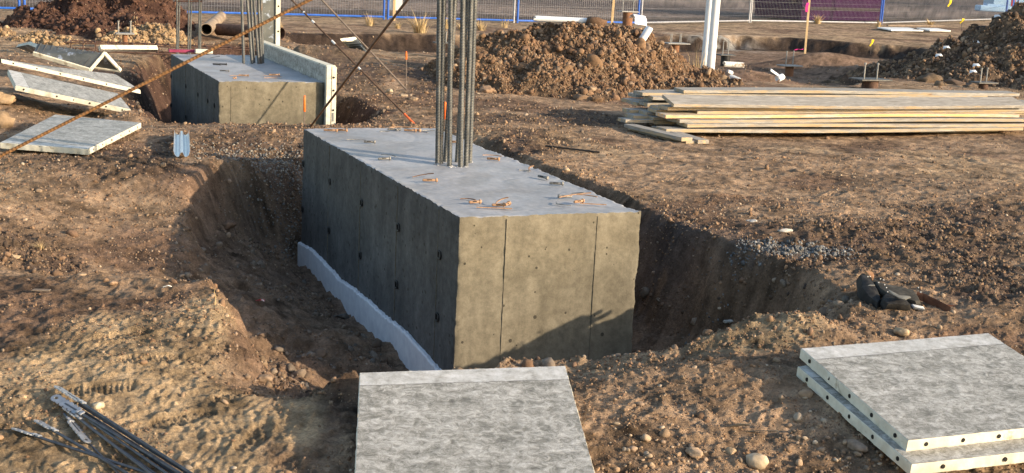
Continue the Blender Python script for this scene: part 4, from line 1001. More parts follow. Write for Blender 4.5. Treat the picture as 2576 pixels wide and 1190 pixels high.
strap([(1320,660,-.02),(1450,680,-.015),(1600,760,-.01),(1750,850,-.01),(1850,920,-.01),(1930,960,0)], .046, 'brownleather')
strap([(1930,900,.02),(1750,800,.04),(1900,800,.05),(2100,805,.05),(2250,812,.05),(2350,800,.05)], .028, 'brownleather')

# ------------------------------------------------------------------ bundle of steel ties, lower left
def T6(zx, zy): return (zx*.18264, 972.7+zy*.18264)
def tie(a, b, lift0, lift1, label, head='long', flip=1, r=.0062, stretch=1.25):
    ax, ay = T6(*a); bx, by = T6(*b); p0 = onto(ax, ay, lift0); p0[2] = hs(p0[0], p0[1])+lift0+.012; p1 = onto(bx, by); p1[2] = hs(p1[0], p1[1])+lift1+.012
    p1 = p0+(p1-p0)*stretch; d = (p1-p0)/np.linalg.norm(p1-p0); t = thing('form_tie', label, 'steel tie', p0, group='steel ties with looped flat ends')
    rebar_mesh(d*.02, p1-p0, r, M['tie'], t, 'rod', ribs=False, n=8)
    if head:
        L = .17 if head == 'long' else .085
        s = np.cross(d, [0, 0, 1.]); s /= np.linalg.norm(s); u = np.cross(s, d); ang = .35*flip; s, u = s*math.cos(ang)+u*math.sin(ang), u*math.cos(ang)-s*math.sin(ang)
        # outline with rounded nose and notches, slotted hole
        w = .021; out = []; k = 10
        for i in range(k+1): an = math.pi/2+math.pi*i/k; out.append((-.055+w*math.cos(an)*1.2, w*math.sin(an)))
        side = [(-.04, -w), (-.030, -w*.82), (-.022, -w)]
        x = -.01
        while x < L-.06: side += [(x, -w), (x+.004, -w*.7), (x+.010, -w*.72), (x+.014, -w)]; x += .032
        side += [(L-.05, -w*.9), (L-.04, -.006)]
        pts = out[::1]+side+[(a_, -b_) for a_, b_ in side[::-1]]
        hole = [(-.052+.013*math.cos(6.2832*i/12), .0075*math.sin(6.2832*i/12)) for i in range(12)]
        import bmesh
        bm = bmesh.new()
        def ring(pp): 
            vs = [bm.verts.new(tuple(d*a_+s*b_+u*.004)) for a_, b_ in pp]; return [bm.edges.new((vs[i], vs[(i+1) % len(vs)])) for i in range(len(vs))]
        e = ring(pts)+ring(hole); bmesh.ops.triangle_fill(bm, use_beauty=True, use_dissolve=False, edges=e)
        g = bmesh.ops.extrude_face_region(bm, geom=bm.faces[:]); bmesh.ops.translate(bm, verts=[v for v in g['geom'] if isinstance(v, bmesh.types.BMVert)], vec=tuple(-u*.0045))
        bmesh.ops.recalc_face_normals(bm, faces=bm.faces[:])
        me = bpy.data.meshes.new('loop_plate'); bm.to_mesh(me); bm.free(); me.materials.append(M['tieplate']); o = bpy.data.objects.new('loop_plate', me); C.objects.link(o); o.parent = t
        m = MB()
        for x in (L-.045, L-.02): m.box(d*x+u*.006, (.009, .012, .004), d, s, u, bev=.002)
        m.build('washer_lug', M['tieplate'], t)
tie((900,225),(2300,1190),.035,.05,'topmost steel tie, farthest up the bundle at the lower left')
tie((870,350),(2180,1190),.030,.04,'steel tie with a bright notched end second from the top of the bundle', flip=-1)
tie((1010,480),(1880,1190),.02,.03,'steel tie below the two bright ended ones in the bundle','short')
tie((1120,740),(860,420),.012,.012,'short upturned tie whose notched plate lies crosswise under the bundle','long', stretch=.9, flip=-1)
tie((1180,770),(1560,1160),.0,.0,'thin tie end crossing the gap in the bundle', None, r=.005)
tie((640,620),(1600,1215),.01,.02,'steel tie with a clean looped end, second from the left','short')
tie((370,720),(1720,1195),.012,.02,'leftmost steel tie with a dusty looped end','short')
tie((1060,330),(2360,1190),.022,.03,'plain tie along the upper side of the bundle', None)
tie((1200,570),(2080,1190),.028,.03,'plain tie in the middle of the bundle', None)
tie((1250,650),(1990,1190),.010,.015,'plain tie low in the middle of the bundle', None)
tie((1120,380),(2400,1215),.006,.01,'outermost plain tie under the right side of the bundle', None)
tie((1350,560),(2240,1200),.012,.02,'half hidden tie between the two upper ones', None)

# ------------------------------------------------------------------ wedges and pins left on the blocks
def wpin(px, py, z, L, ang, mat, label, lift=0):
    p = P(px, py, z+.008); t = thing('form_pin', label, 'wedge pin', p+np.array([0, 0, .008+lift]), (0, 0, ang))
    m = MB(); r = .0095; m.tube([(-L/2, 0, 0), (-L/2+.006, 0, 0), (L/2-.012, 0, 0)], [r*.7, r, r], 10); m.build('shaft', M[mat], t, smooth=True)
    m = MB(); m.tube([(L/2-.014, 0, 0), (L/2-.012, 0, 0), (L/2-.004, 0, 0), (L/2, 0, 0)], [r*1.2, r*1.55, r*1.5, r*1.1], 12); m.build('head', M[mat], t, smooth=True)
    m = MB(); m.box((-.006, -r*.75, r*.35), (L*.17, .0025, .0028)); m.build('slot', M['hole'], t)
def wwedge(px, py, z, L, ang, mat, label, lift=0, pitch=0, curve=.02, hook=False):
    p = P(px, py, z); t = MB(); n = 10; V = []
    for i in range(n+1):
        x = -L/2+L*i/n; w = .006+.010*(i/n); yy = curve*(4*(i/n)*(1-i/n)); zz = .003+pitch*(x+L/2)
        if hook and i > 7: yy -= (i-7)*.012; x -= (i-7)*.004
        V += [(x, yy-w/2, zz-.002), (x, yy+w/2, zz-.002), (x, yy+w/2, zz+.003), (x, yy-w/2, zz+.003)]
    F = [(i*4+k, i*4+(k+1) % 4, i*4+4+(k+1) % 4, i*4+4+k) for i in range(n) for k in range(4)]+[(3, 2, 1, 0), tuple(4*n+k for k in range(4))]
    t.add(V, F); o = t.build('form_wedge', M[mat]); o.location = tuple(p+np.array([0, 0, .002+lift])); o.rotation_euler = (0, 0, ang); tag(o, label, 'steel wedge')
Z = .302; RU, GR = 'pinrust', 'pingrey'
wpin(832, 330, Z, .12, .1, RU, 'rusty pin at the back left corner of the near block top')
wpin(860, 329.5, Z, .10, -.1, RU, 'second rusty pin touching the one in the back left corner')
wwedge(846, 331, Z, .10, .2, RU, 'rusty wedge between the two pins at the back left corner', .012)
wwedge(967, 332, Z, .09, .5, GR, 'grey wedge on the left of the row along the back edge')
wpin(986, 327.5, Z, .08, .3, GR, 'grey pin in the row along the back edge')
wpin(1002, 328, Z, .07, 1.1, GR, 'short upended grey pin in the row along the back edge')
wwedge(1018, 325.5, Z, .20, .05, RU, 'long pale wedge lying over the row along the back edge', .016, curve=.008)
wpin(1032, 330, Z, .11, .05, RU, 'rusty pin in the middle of the row along the back edge')
wpin(1048, 329.5, Z, .08, -.3, RU, 'rusty pin at the right of the row along the back edge')
wwedge(1064, 333, Z, .10, -.5, GR, 'dark wedge left of the last in the back row')
wwedge(1078, 331, Z, .11, .3, GR, 'grey curved wedge closest to the rebars in the back row', .004)
wwedge(896, 354, Z, .16, .1, GR, 'slender grey wedge alone behind the grey pin', .002, curve=.015)
wpin(930, 359, Z, .095, .12, GR, 'lone grey pin with a round head facing the camera')
wpin(967, 401.5, Z, .10, .5, GR, 'grey pin in the rebar shadow')
wwedge(977, 397, Z, .13, -.5, GR, 'curved grey wedge over the pin in the rebar shadow', .012, curve=.035)
wpin(1143, 359, Z, .08, .1, RU, 'small rusty pin seen between the rebars')
wpin(1082, 456, Z, .105, .25, RU, 'orange rusty pin in front of the rebars')
wwedge(1064, 449, Z, .15, .3, 'rustbar2', 'thin bowed wedge beside the orange rusty pin', .004, pitch=.18)
wpin(1241, 402, Z, .10, -.1, RU, 'rusty pin right of the rebars')
wwedge(1238, 398, Z, .15, -.15, RU, 'curled wedge on the rusty pin right of the rebars', .014, curve=.03)
wwedge(1319, 431, Z, .08, -.3, GR, 'pale dished wedge towards the right edge of the block top')
wwedge(1337, 430, Z, .06, 1.2, RU, 'tiny tan wedge standing near the right edge of the block top', .0, pitch=.5)
wpin(1366, 448, Z, .10, -.8, GR, 'grey pin lying askew near the right edge of the block top')
wpin(1400, 464, Z, .10, .0, GR, 'grey pin with a white head near the right edge')
wwedge(1177, 505, Z, .10, -.1, 'rustbar2', 'dark curved wedge at the front left of the block top', .003, curve=.03)
wpin(1195, 511, Z, .085, .5, RU, 'tan slotted pin at the front left of the block top')
wwedge(1243, 526, Z, .22, .06, RU, 'long tan wedge lying along the front edge', .002, curve=.005)
wpin(1254, 518.5, Z, .085, .35, RU, 'thin rusty pin on the front edge heap')
wpin(1276, 520, Z, .07, 1.2, RU, 'stubby rusty pin closing the right of the front edge heap', .01)
wwedge(1262, 517, Z, .09, .6, RU, 'short wedge sticking up from the front edge heap', .012, pitch=.35)
wpin(1421, 497, Z, .095, 3.3, GR, 'steel pin with a bright head on the front right heap')
wwedge(1446, 503, Z, .22, .35, RU, 'long rusty wedge sloping across the front right heap', .014, pitch=.12)
wwedge(1413, 516, Z, .14, 2.6, GR, 'white hooked wedge at the left of the front right heap', .002, hook=True)
wwedge(1472, 504, Z, .16, -.35, RU, 'rusty wedge pointing right on top of the front right heap', .026)
wpin(1456, 511, Z, .09, .8, RU, 'rusty pin buried in the front right heap', .004)
wwedge(1492, 517, Z, .17, 0, RU, 'straight pale wedge sticking out to the right of the front right heap', .004, curve=.002)
wwedge(1452, 496, Z, .10, -.6, GR, 'thin grey wedge behind the front right heap', .012, pitch=.2)
wpin(545, 163, Z, .10, .1, 'dark', 'dark pin left of another on the farther block')
wpin(561, 163, Z, .10, .1, 'dark', 'dark pin right of another on the farther block')
wwedge(541, 149, Z, .13, .3, 'dark', 'dark curled wedge at the back of the farther block', .01, pitch=.2)
wpin(565, 179.5, Z, .12, .0, GR, 'grey pin near the front of the farther block')
wwedge(600, 194, Z, .20, .1, RU, 'pale wedge in the left heap on the farther block', .01)
wpin(613, 192, Z, .12, .2, RU, 'pale pin in the left heap on the farther block', .004)
wpin(590, 197.5, Z, .05, 1, RU, 'little tan pin beside the left heap on the farther block')
wwedge(686, 195, Z, .22, -.1, RU, 'pale wedge in the right heap on the farther block', .01)
wpin(690, 192, Z, .13, .3, RU, 'pale pin in the right heap on the farther block', .012)
wwedge(681, 197, Z, .16, .5, RU, 'second pale wedge under the right heap on the farther block')

# painted offcuts at the back of the far block
p = P(487, 133.5, .3); m = MB(); m.box((0, 0, .02), (.28, .035, .02), D2, D1, bev=.004); o = m.build('painted_offcut', M['red'] if False else vary('maroon_paint', (.22, .02, .07), (.32, .05, .12), 8)); o.location = tuple(p+np.array([-.08, .06, 0])); tag(o, 'maroon painted wood strip at the back left of the farther block', 'wood strip')
p = P(510, 134, .3); m = MB(); m.box((0, 0, .03), (.12, .04, .03), D2, D1, bev=.005); o = m.build('wood_offcut', M['edge']); o.location = tuple(p+np.array([.02, -.02, 0])); tag(o, 'cream wood offcut beside the maroon strip on the farther block', 'wood block')

# ------------------------------------------------------------------ black bar on the ground, litter, twigs
a = onto(1372, 369, .012); b = onto(1508, 388, .012); t = thing('loose_rebar', 'black bar lying on the ground right of the block', 'steel bar', a); rebar_mesh((0, 0, 0), b-a, .009, M['dark'], t, 'bar', ribs=False)
def sheet(name, px, py, pts, label, cat, mat, lift=.006, yaw=0, th=.004, on=None, curl=.2):
    p = onto(px, py) if on is None else PY(px, py, on)
    m = MB(); k = len(pts); V = [(x, y, z+th) for x, y, z in pts]+[(x, y, z) for x, y, z in pts]
    m.add(V, [tuple(range(k)), tuple(range(2*k-1, k-1, -1))]+[(i, k+i, k+(i+1) % k, (i+1) % k) for i in range(k)])
    o = m.build(name, mat if not isinstance(mat, str) else M[mat]); o.location = tuple(p+np.array([0, 0, lift])); o.rotation_euler = (0, 0, yaw); return tag(o, label, cat)
sheet('paper_scrap', 655, 771, [(-.03,-.015,.02),(0,-.02,.03),(.03,-.01,.015),(.025,.02,.02),(-.01,.015,.01)], 'crumpled red and white paper scrap on the pit floor', 'litter', vary('red_paper', (.7, .04, .05), (.8, .75, .7), 40, .45, .55), lift=.01)
sheet('wood_chip', 28, 650, [(-.05,-.015,.01),(.05,-.02,.01),(.06,.01,.02),(-.03,.025,.025)], 'curled tan wood chip at the left edge of the soil', 'wood chip', 'stakewood')
sheet('wood_chip', 103, 743, [(-.045,-.014,.008),(.05,-.012,.01),(.05,.014,.012),(-.04,.016,.01)], 'flat brown wood offcut left of the pit', 'wood chip', 'dirtplank')
sheet('plastic_scrap', 420, 731, [(-.02,-.01,.008),(.01,-.015,.02),(.025,.005,.01),(-.005,.014,.006)], 'small white plastic scrap near the sunlit pit edge', 'litter', 'white')
sheet('slate_shard', 1860, 1077, [(-.05,-.02,.01),(-.01,-.024,.025),(.04,-.012,.02),(.05,.012,.008),(-.02,.02,.006)], 'light grey mortar shard left of its darker neighbour at the lower right', 'mortar shard', 'conc_side')
sheet('slate_shard', 1915, 1085, [(-.07,-.008,.01),(.06,-.016,.022),(.075,.0,.014),(-.03,.018,.004)], 'long thin mortar shard at the lower right', 'mortar shard', 'conc_side')
def mortar(px, py, s, lb, seed):
    boulder(px, py, s, lb, (.42, .40, .37), seed=seed, ang=True, sq=(1.5, 1, .6), name='mortar_lump', cat='mortar lump')
mortar(1893, 557, .035, 'pale mortar lump beyond the right rim of the pit', 41); mortar(1975, 590, .04, 'white mortar lump on the rim above the grey gravel', 42); mortar(1848, 664, .035, 'pale lump stuck on the right pit wall', 43)
def tuft(px, py, h, n, label, seed, on=None, spread=.5, mat='straw', r=.0035):
    r *= .6; spread *= 1.7; h *= .9
    rs = np.random.RandomState(seed); p = onto(px, py) if on is None else np.array([*PY(px, py, on)[:2], 0])
    if on is not None: p[2] = h1(p[0], p[1])
    m = MB()
    for _ in range(n):
        a = rs.uniform(0, 6.28); l = h*rs.uniform(.3, 1)*rs.uniform(.7, 1); b = np.array([math.cos(a), math.sin(a), 0])*rs.uniform(0, h*.22); o = np.array([math.cos(a), math.sin(a), 0])*l*rs.uniform(.1, spread)
        w = np.array([-math.sin(a), math.cos(a), 0])*r
        q = [b, b+o*.35+np.array([0, 0, l*.55]), b+o+np.array([0, 0, l*rs.uniform(.75, 1)])]
        m.add([q[0]-w, q[0]+w, q[1]+w*.8, q[1]-w*.8, q[2]], [(0, 1, 2, 3), (3, 2, 4)])
    o = m.build('grass_tuft', M[mat]); o.location = tuple(p-np.array([0, 0, .02])); tag(o, label, 'dry grass')
tuft(931, 58, .50, 60, 'upright straw tuft in front of the blue fence rail', 1, on=33.5, r=.012)
tuft(1056, 92, .75, 150, 'largest dry grass clump on the bank left of the rebars', 2, on=31.5, r=.012, spread=.7)
tuft(1122, 66, .55, 70, 'straw tuft glimpsed between the rebars', 3, on=34, r=.012)
tuft(1210, 78, .50, 60, 'low straw tuft on the bank right of the rebars', 4, on=34, r=.012)
tuft(1268, 66, .55, 26, 'sparse dry stalks just left of the blue fence post', 5, on=36, r=.012, spread=.3)
tuft(2057, 60, .6, 70, 'orange lit straw tuft in front of the purple skip', 6, on=49.5, r=.018)
tuft(2210, 60, .6, 40, 'thin straw beside the right fence joint', 7, on=49, r=.016)
tuft(102, 632, .10, 120, 'small dry grass tuft on the left soil flat', 8, r=.0016, spread=1.0)
tuft(1755, 172, .75, 30, 'tall dry stalks left of the white pipes', 9, on=22.8, r=.008, spread=.2)
tuft(1410, 905, .06, 26, 'tiny straw sprig against the front of the block', 10, r=.0014, spread=1.2)
tuft(890, 935, .06, 22, 'few straw blades beside the centre panel corner', 11, r=.0014, spread=1.0)
tuft(700, 82, .35, 60, 'low dry grass behind the steel pipes', 12, on=30, r=.01, spread=.8)
tuft(1000, 70, .30, 70, 'low grass on the bank below the white sign', 13, on=33, r=.01, spread=.9)
tuft(1160, 80, .3, 70, 'low bank grass hidden by the rebars', 14, on=33.5, r=.01, spread=.9)
tuft(2340, 66, .5, 90, 'straw patch behind the white board', 15, on=52, r=.018, spread=.8)
for k, (px, py, h) in enumerate(((540, 768, .09), (1292, 905, .08))):
    p = onto(px, py); rs = np.random.RandomState(k); m = MB(); m.tube([(0, 0, -.02), (.006, 0, h*.5), (-.004, .004, h*.75), (.004, 0, h)], [.0028, .0022, .0016, .0008], 6); m.tube([(.004, 0, h*.5), (-.018, 0, h*.62)], [.0016, .0008], 5)
    o = m.build('dry_twig', M['straw'], smooth=True); o.location = tuple(p); tag(o, ('pale forked root standing on the sunlit pit rim', 'pale root sticking up in front of the concrete face')[k], 'twig')

# ------------------------------------------------------------------ steel piles with studded plates
def pile(px, py, Y, rad, pl, studs, label, mat, pmat, studh, drop=.6, rot=TH):
    top = PY(px, py, Y); t = thing('steel_pile', label, 'steel pile', (top[0], top[1], top[2]-drop), (0, 0, rot))
    m = MB(); m.tube([(0, 0, -.3), (0, 0, drop-.02)], rad, 20); m.build('pipe', M[mat], t, smooth=True)
    m = MB(); m.box((0, 0, drop-.01), (pl, pl*.62, .012), bev=.003); m.build('cap_plate', M[pmat], t)
    for sx, sy in studs:
        m = MB(); x, y = sx*pl*.8, sy*pl*.45; m.tube([(x, y, drop), (x, y, drop+studh-.012)], .011, 8); m.tube([(x, y, drop+studh-.014), (x, y, drop+studh)], .019, 8); m.build('stud', M['plate'], t, smooth=True)
two = ((-.75, -.6), (.55, .5)); four = ((-.8, -.6), (-.25, .7), (.25, -.6), (.8, .7))
pile(1580, 28, 34, .125, .24, ((-.8, 0), (.75, 0)), 'rusty pipe pile with a pale plate and two studs behind the middle dirt pile', 'pilesteel', 'plate', .26, 1.0)
pile(2190, 198, 22, .135, .30, four, 'nearest dark pipe pile with four studs just beyond the lumber', 'rustdark', 'platedark', .25, .45)
pile(1987, 164, 28.5, .09, .24, two, 'pipe pile with a pale plate beside the broken white elbow', 'pilesteel', 'plate', .30, .3)
pile(1826, 137, 30, .105, .19, two, 'short black pipe pile right of the white pipes', 'dark', 'platedark', .30, .25)
pile(2475, 206, 23.2, .08, .21, two, 'studded plate at the foot of the right dirt pile', 'rustdark', 'platedark', .24, .2)
pile(314, 83, 22.6, .045, .15, ((-.85, 0), (.8, 0)), 'thin pile with two pale studs behind the rebar cage', 'pilesteel', 'plate', .20, .5)
pile(1110, 106, 24.5, .06, .14, ((-.8, 0), (.8, 0)), 'small studded plate half hidden behind the rebars', 'dark', 'platedark', .19, .3)
pile(1700, 108, 34.5, .10, .32, four, 'four white studs showing over the right shoulder of the middle pile', 'pilesteel', 'plate', .22, .5)

# ------------------------------------------------------------------ big steel pipes
def bigpipe(a, b, r, mat, label, wall=.012):
    a = np.array(a); b = np.array(b); d = b-a; L = np.linalg.norm(d); d /= L; s = np.cross(d, [0, 0, 1.]); s /= np.linalg.norm(s); u = np.cross(s, d); n = 36
    V = []; ks = ((r, 0), (r, L), (r-wall, L), (r-wall, 0))
    for rr, x in ks:
        for i in range(n): an = 6.2832*i/n; V.append(d*x+(s*math.cos(an)+u*math.sin(an))*rr)
    F = [(q*n+i, ((q+1) % 4)*n+i, ((q+1) % 4)*n+(i+1) % n, q*n+(i+1) % n) for q in range(4) for i in range(n)]
    o = link_mesh('steel_pipe', V, F, M[mat], smooth=True); o.location = tuple(a); tag(o, label, 'steel pipe')
    try: o.data.set_sharp_from_angle(angle=R(40))
    except Exception: pass
    return o
bigpipe(PY(519, 74, 25.2), PY(556, 42, 29.2), .112, 'pipe_tan', 'dusty tan steel pipe with its open end facing the camera')
bigpipe(PY(549, 74, 26.2), PY(708, 84, 25.4), .115, 'rustdark', 'dark rusty steel pipe lying across behind the farther block')

# ------------------------------------------------------------------ rebar cage and far rebar group
def cage():
    a0 = P(178, 128, .0); a1 = P(705, 150, .0); d = a1-a0; d[2] = 0; L = np.linalg.norm(d); d /= L; s = np.array([-d[1], d[0], 0])
    t = thing('rebar_cage', 'long rusty rebar cage lying on the ground behind the left form panels', 'rebar cage', a0); Hh = .135; Wd = .42
    for yy, zz in ((0, Hh), (Wd, Hh), (0, .012), (Wd, .012)):
        m = MB(); m.tube([s*yy+np.array([0, 0, zz])+d*-.1, s*yy+np.array([0, 0, zz])+d*(L+.1)], .012, 8); m.build('long_bar', M['cage'], t, smooth=True)
    k = 0
    while k*.20 < L:
        x = k*.20; sk = .10; m = MB(); c = [d*x, d*x+np.array([0, 0, Hh]), d*(x-sk)+s*Wd+np.array([0, 0, Hh+.01]), d*(x-sk)+s*Wd, d*x]; m.tube(c, .008, 6, caps=False); m.build('stirrup', M['cage'], t); k += 1
cage()
def far_cage():
    base = [(444.6,445.5),(448,452),(473.5,475),(478,481.6),(499.6,502),(503.5,506)]; Y0 = 20.6; o = PY(476, 140, Y0)
    t = thing('rebar_column', 'tall cluster of grey rebars standing far left behind the farther block', 'rebar cluster', (o[0], o[1], -.2)); off = np.array(t.location)
    for k, (bx, tx) in enumerate(base):
        Y = Y0+(k % 2)*.35; b = PY(bx, 138 if k % 2 else 142, Y); tp = PY(tx, 0, Y); rebar_mesh(b-off, b+(tp-b)*1.9-off, .0135, M['rebar'], t, ribs=False, n=8)
    m = MB()
    c = [PY(440, 3, Y0), PY(508, 4, Y0), PY(508, 0, Y0+.35), PY(443, -1, Y0+.35)]
    m.tube([q-off for q in c]+[c[0]-off], .012, 6, caps=False); m.build('hoop', M['cage'], t)
far_cage()

# ------------------------------------------------------------------ white pipes and fragments
for k, (bx, by, tx, r, lb) in enumerate(((1771.5, 172, 1786.5, .064, 'left one of the two tall white plastic pipes'), (1785.5, 191, 1802, .072, 'right, nearer one of the two tall white plastic pipes with a muddy foot'))):
    Y = (23.6, 23.0)[k]; b = PY(bx, by, Y); tp = PY(tx, 0, Y); d = tp-b; t = thing('plastic_pipe', lb, 'plastic pipe', b)
    m = MB(); m.tube([d*.10, d*2.2], r, 20); m.build('pipe', M['pvc'], t, smooth=True)
    m = MB(); m.tube([-d*.2, d*.10], r*1.0, 20); m.build('muddy_foot', M['pvcd'], t, smooth=True)
def shard(px, py, Y, L, r, rx, ry, rz, arc, label, mat='pvcd'):
    p = PY(px, py, Y); n = 14; V = []; rs = np.random.RandomState(int(px))
    ks = 8
    for w in (r, r-.008):
        for i in range(ks+1):
            x = L*(i/ks-.5)
            for j in range(n+1):
                a = arc*(j/n-.5); jag = rs.uniform(-.05, .05)*L if i in (0, ks) else 0; V.append((x+jag, w*math.sin(a), w*math.cos(a)))
    m1 = (n+1)*(ks+1); F = []
    for i in range(ks):
        for j in range(n): q = i*(n+1)+j; F.append((q, q+n+1, q+n+2, q+1)); F.append((m1+q+1, m1+q+n+2, m1+q+n+1, m1+q))
    for i in range(ks):
        for j in (0, n): q = i*(n+1)+j; F.append((q, q+n+1, m1+q+n+1, m1+q))
    for j in range(n):
        for i in (0, ks): q = i*(n+1)+j; F.append((q, q+1, m1+q+1, m1+q))
    o = link_mesh('pipe_fragment', V, F, M[mat]); o.location = tuple(p); o.rotation_euler = (rx, ry, rz); tag(o, label, 'pipe fragment')
shard(1418, 50, 20.9, .86, .045, 0, .0, .05, 5.9, 'long white pipe piece lying along the crest of the middle pile', 'pvc')
shard(1602, 63, 33.0, .30, .25, .3, .1, .3, 2.4, 'curved white shell beside the rusty pile', 'pvc')
shard(1626, 86, 21.3, .22, .07, .6, -1.0, .4, 2.6, 'white pointed shard on the right shoulder of the middle pile', 'pvc')
shard(1846, 163, 23.0, .34, .05, .2, .02, .15, 4.6, 'dirty white pipe lying right of the tall pipes')
shard(1836, 182, 22.6, .09, .035, .3, .3, .4, 4.0, 'small white stub between two muddy pipe pieces', 'pvc')
shard(1850, 200, 22.2, .20, .055, 0, .25, -.75, 6.0, 'open ended muddy pipe piece just behind the lumber')
shard(1962, 196, 22.6, .16, .055, .1, -.2, .9, 5.2, 'broken white pipe elbow beyond the lumber', 'pvc')
shard(1948, 186, 22.8, .20, .04, .5, .55, .1, 2.2, 'pointed white splinter attached beside the broken elbow', 'pvc')
shard(1845, 196+14, 22.0, .10, .03, .5, .1, .6, 3, 'thin white flake at the back edge of the lumber', 'pvcd')
for k, (px, py, lb) in enumerate(((2361,145,'white chip in the lower middle of the right pile'),(2380,125,'small white chip high on the right pile'),(2455,112,'white fleck near the top of the right pile'),(2455,170,'white wrapper scrap near the foot of the right pile'),(2447,186,'folded white scrap below the wrapper on the right pile'),(2508,46,'white round scrap on the crest of the right pile'))):
    Y = (24.9, 25.4, 26, 24.2, 23.9, 26.7)[k]; p = PY(px, py, Y); z = h1(p[0], p[1])
    sheet('paper_scrap', px, py, [(-.07,-.02,.0),(.0,-.05,.03),(.07,-.02,.02),(.05,.04,.06),(-.04,.05,.05)], lb, 'litter', 'white', on=Y, lift=max(0, z-p[2])+.01)

# ------------------------------------------------------------------ stakes, flags, sign
def stake(px, py, tx, Y, w, label, mat='stakewood', up=2.0):
    b = PY(px, py, Y); tp = PY(tx, 0, Y); d = (tp-b)*up; L = np.linalg.norm(d); t = thing('wooden_stake', label, 'stake', b)
    m = MB(); m.box(d*.5-d/L*.1, (w, w*.45, L/2+.1), np.cross([0, 1., 0], d), (0, 1, 0), d, bev=.002); m.build('post', M[mat], t); return t, b, tp
stake(1539.5, 55, 1544, 23.5, .021, 'pale wooden stake standing behind the crest of the middle pile')
t, b, tp = stake(2025, 131, 2036, 31, .024, 'tall wooden stake with a pink ribbon in the far trench')
def ribbon(pts, w, mat, parent, name='ribbon'):
    m = MB(); V = []
    for p in pts: V += [np.array(p)+np.array([w, 0, 0]), np.array(p)-np.array([w, 0, 0]), np.array(p)+np.array([-w, .01, 0]), np.array(p)+np.array([w, .01, 0])]
    F = [(i*4+k, i*4+4+k, i*4+4+(k+1) % 4, i*4+(k+1) % 4) for i in range(len(pts)-1) for k in range(4)]+[(0, 1, 2, 3), tuple(4*(len(pts)-1)+k for k in (3, 2, 1, 0))]
    m.add(V, F); return m.build(name, M[mat], parent)
off = np.array(b)
ribbon([PY(2033, 7, 30.9)-off, PY(2030.5, 14, 30.85)-off, PY(2029.5, 22, 30.85)-off, PY(2030, 30, 30.85)-off], .030, 'pink', t)
p = onto(2012, 130); r_ = ribbon([(-.14, 0, .03), (-.05, .02, .06), (.04, -.02, .05), (.12, .0, .08)], .03, 'pink', None, 'pink_ribbon'); r_.location = tuple(p); tag(r_, 'scrap of pink ribbon on the ground by the tall stake', 'ribbon')
def flag(px, py0, py1, Y, w, label, base):
    b = PY(px, base, Y); t = thing('marker_flag', label, 'marker flag', b); a = PY(px+2, py0, Y)-b; c = PY(px-2, py1, Y)-b; wd = w*Y/FPX
    m = MB(); m.tube([(0, 0, -.1), a], .004, 6); m.build('wire_stem', M['greybar'], t)
    m = MB(); V = [a, a+np.array([wd, .02, -.01]), a*.45+c*.55+np.array([wd*.95, .05, 0]), c+np.array([wd*.2, .03, -.02]), c+np.array([-wd*.25, 0, .0]), a*.5+c*.5+np.array([.01, 0, 0])]
    V = V+[v+np.array([0, .004, 0]) for v in V]; m.add(V, [(5,4,3,2,1,0),(6,7,8,9,10,11)]+[(i, (i+1) % 6, 6+(i+1) % 6, 6+i) for i in range(6)]); m.build('flag', M['yellow'], t)
flag(2191, 99, 115, 36, 7, 'yellow marker flag low against the dark trench bank', 128)
flag(2387, 0, 16, 50, 7, 'yellow marker flag highest, at the top edge', 56)
flag(2418, 46, 57, 28, 9, 'yellow marker flag beside the right dirt pile', 90)
bsg = PY(991, 49, 36.5); t = thing('notice_board', 'blank white notice on a wooden post at the blue fence', 'sign', (bsg[0], bsg[1], 0))
m = MB(); m.box((0, 0, .75), (.035, .02, .85), bev=.003); m.build('post', M['stakewood'], t)
m = MB(); m.box((.04, -.03+.06, 0.59), (.17, .006, .30), bev=.003); m.build('board', M['white'], t)

# white boards on the grass
def flatboard(px0, px1, py, z, d, label, mat='white'):
    a = P(px0, py, z); b = P(px1, py+1, z); L = np.linalg.norm(b-a); m = MB(); m.box((0, 0, 0), (L/2, d, .02), b-a, (0, 1, 0), bev=.004)
    o = m.build('flat_board', M[mat]); o.location = tuple((a+b)/2); tag(o, label, 'board')
flatboard(2224, 2304, 73, .06, .9, 'white board lying on the grass left of the dark sod lump')
flatboard(2322, 2374, 74, .06, .8, 'white board end right of the dark sod lump')
flatboard(2232, 2375, 64, .12, .12, 'dark plank lying behind the white boards', 'dirtplank')
flatboard(905, 930, 150, .05, .12, 'dark plank scrap behind the steel braces', 'dirtplank') if False else None

# ------------------------------------------------------------------ fence
def fence_panel(a, b, post, post2, railm, label):
    a = np.array([*a, 0.]); b = np.array([*b, 0.]); d = b-a; L = np.linalg.norm(d); d /= L; t = thing('fence_panel', label, 'fence panel', a, (0, 0, math.atan2(d[1], d[0])), group='temporary fence panels along the yard'); hh = 1.9
    for x, mt in ((.02, post), (L-.10, post2)):
        m = MB(); m.tube([(x, 0, 0), (x, 0, hh)], .030, 10); m.build('post', M[mt], t, smooth=True)
    for z in (.07, hh):
        m = MB(); m.tube([(.02, 0, z), (L-.10, 0, z)], .028 if z < 1 else .02, 8); m.build('rail', M[railm], t, smooth=True)
    m = MB(); x = .06
    while x < L-.1: m.box((x, 0, hh/2+.03), (.0022, .002, hh/2-.05)); x += .075
    for z in np.arange(.25, hh, .24): m.box((L/2-.04, .003, z), (L/2-.06, .002, .0022))
    m.build('wire_mesh', M['wire'], t)
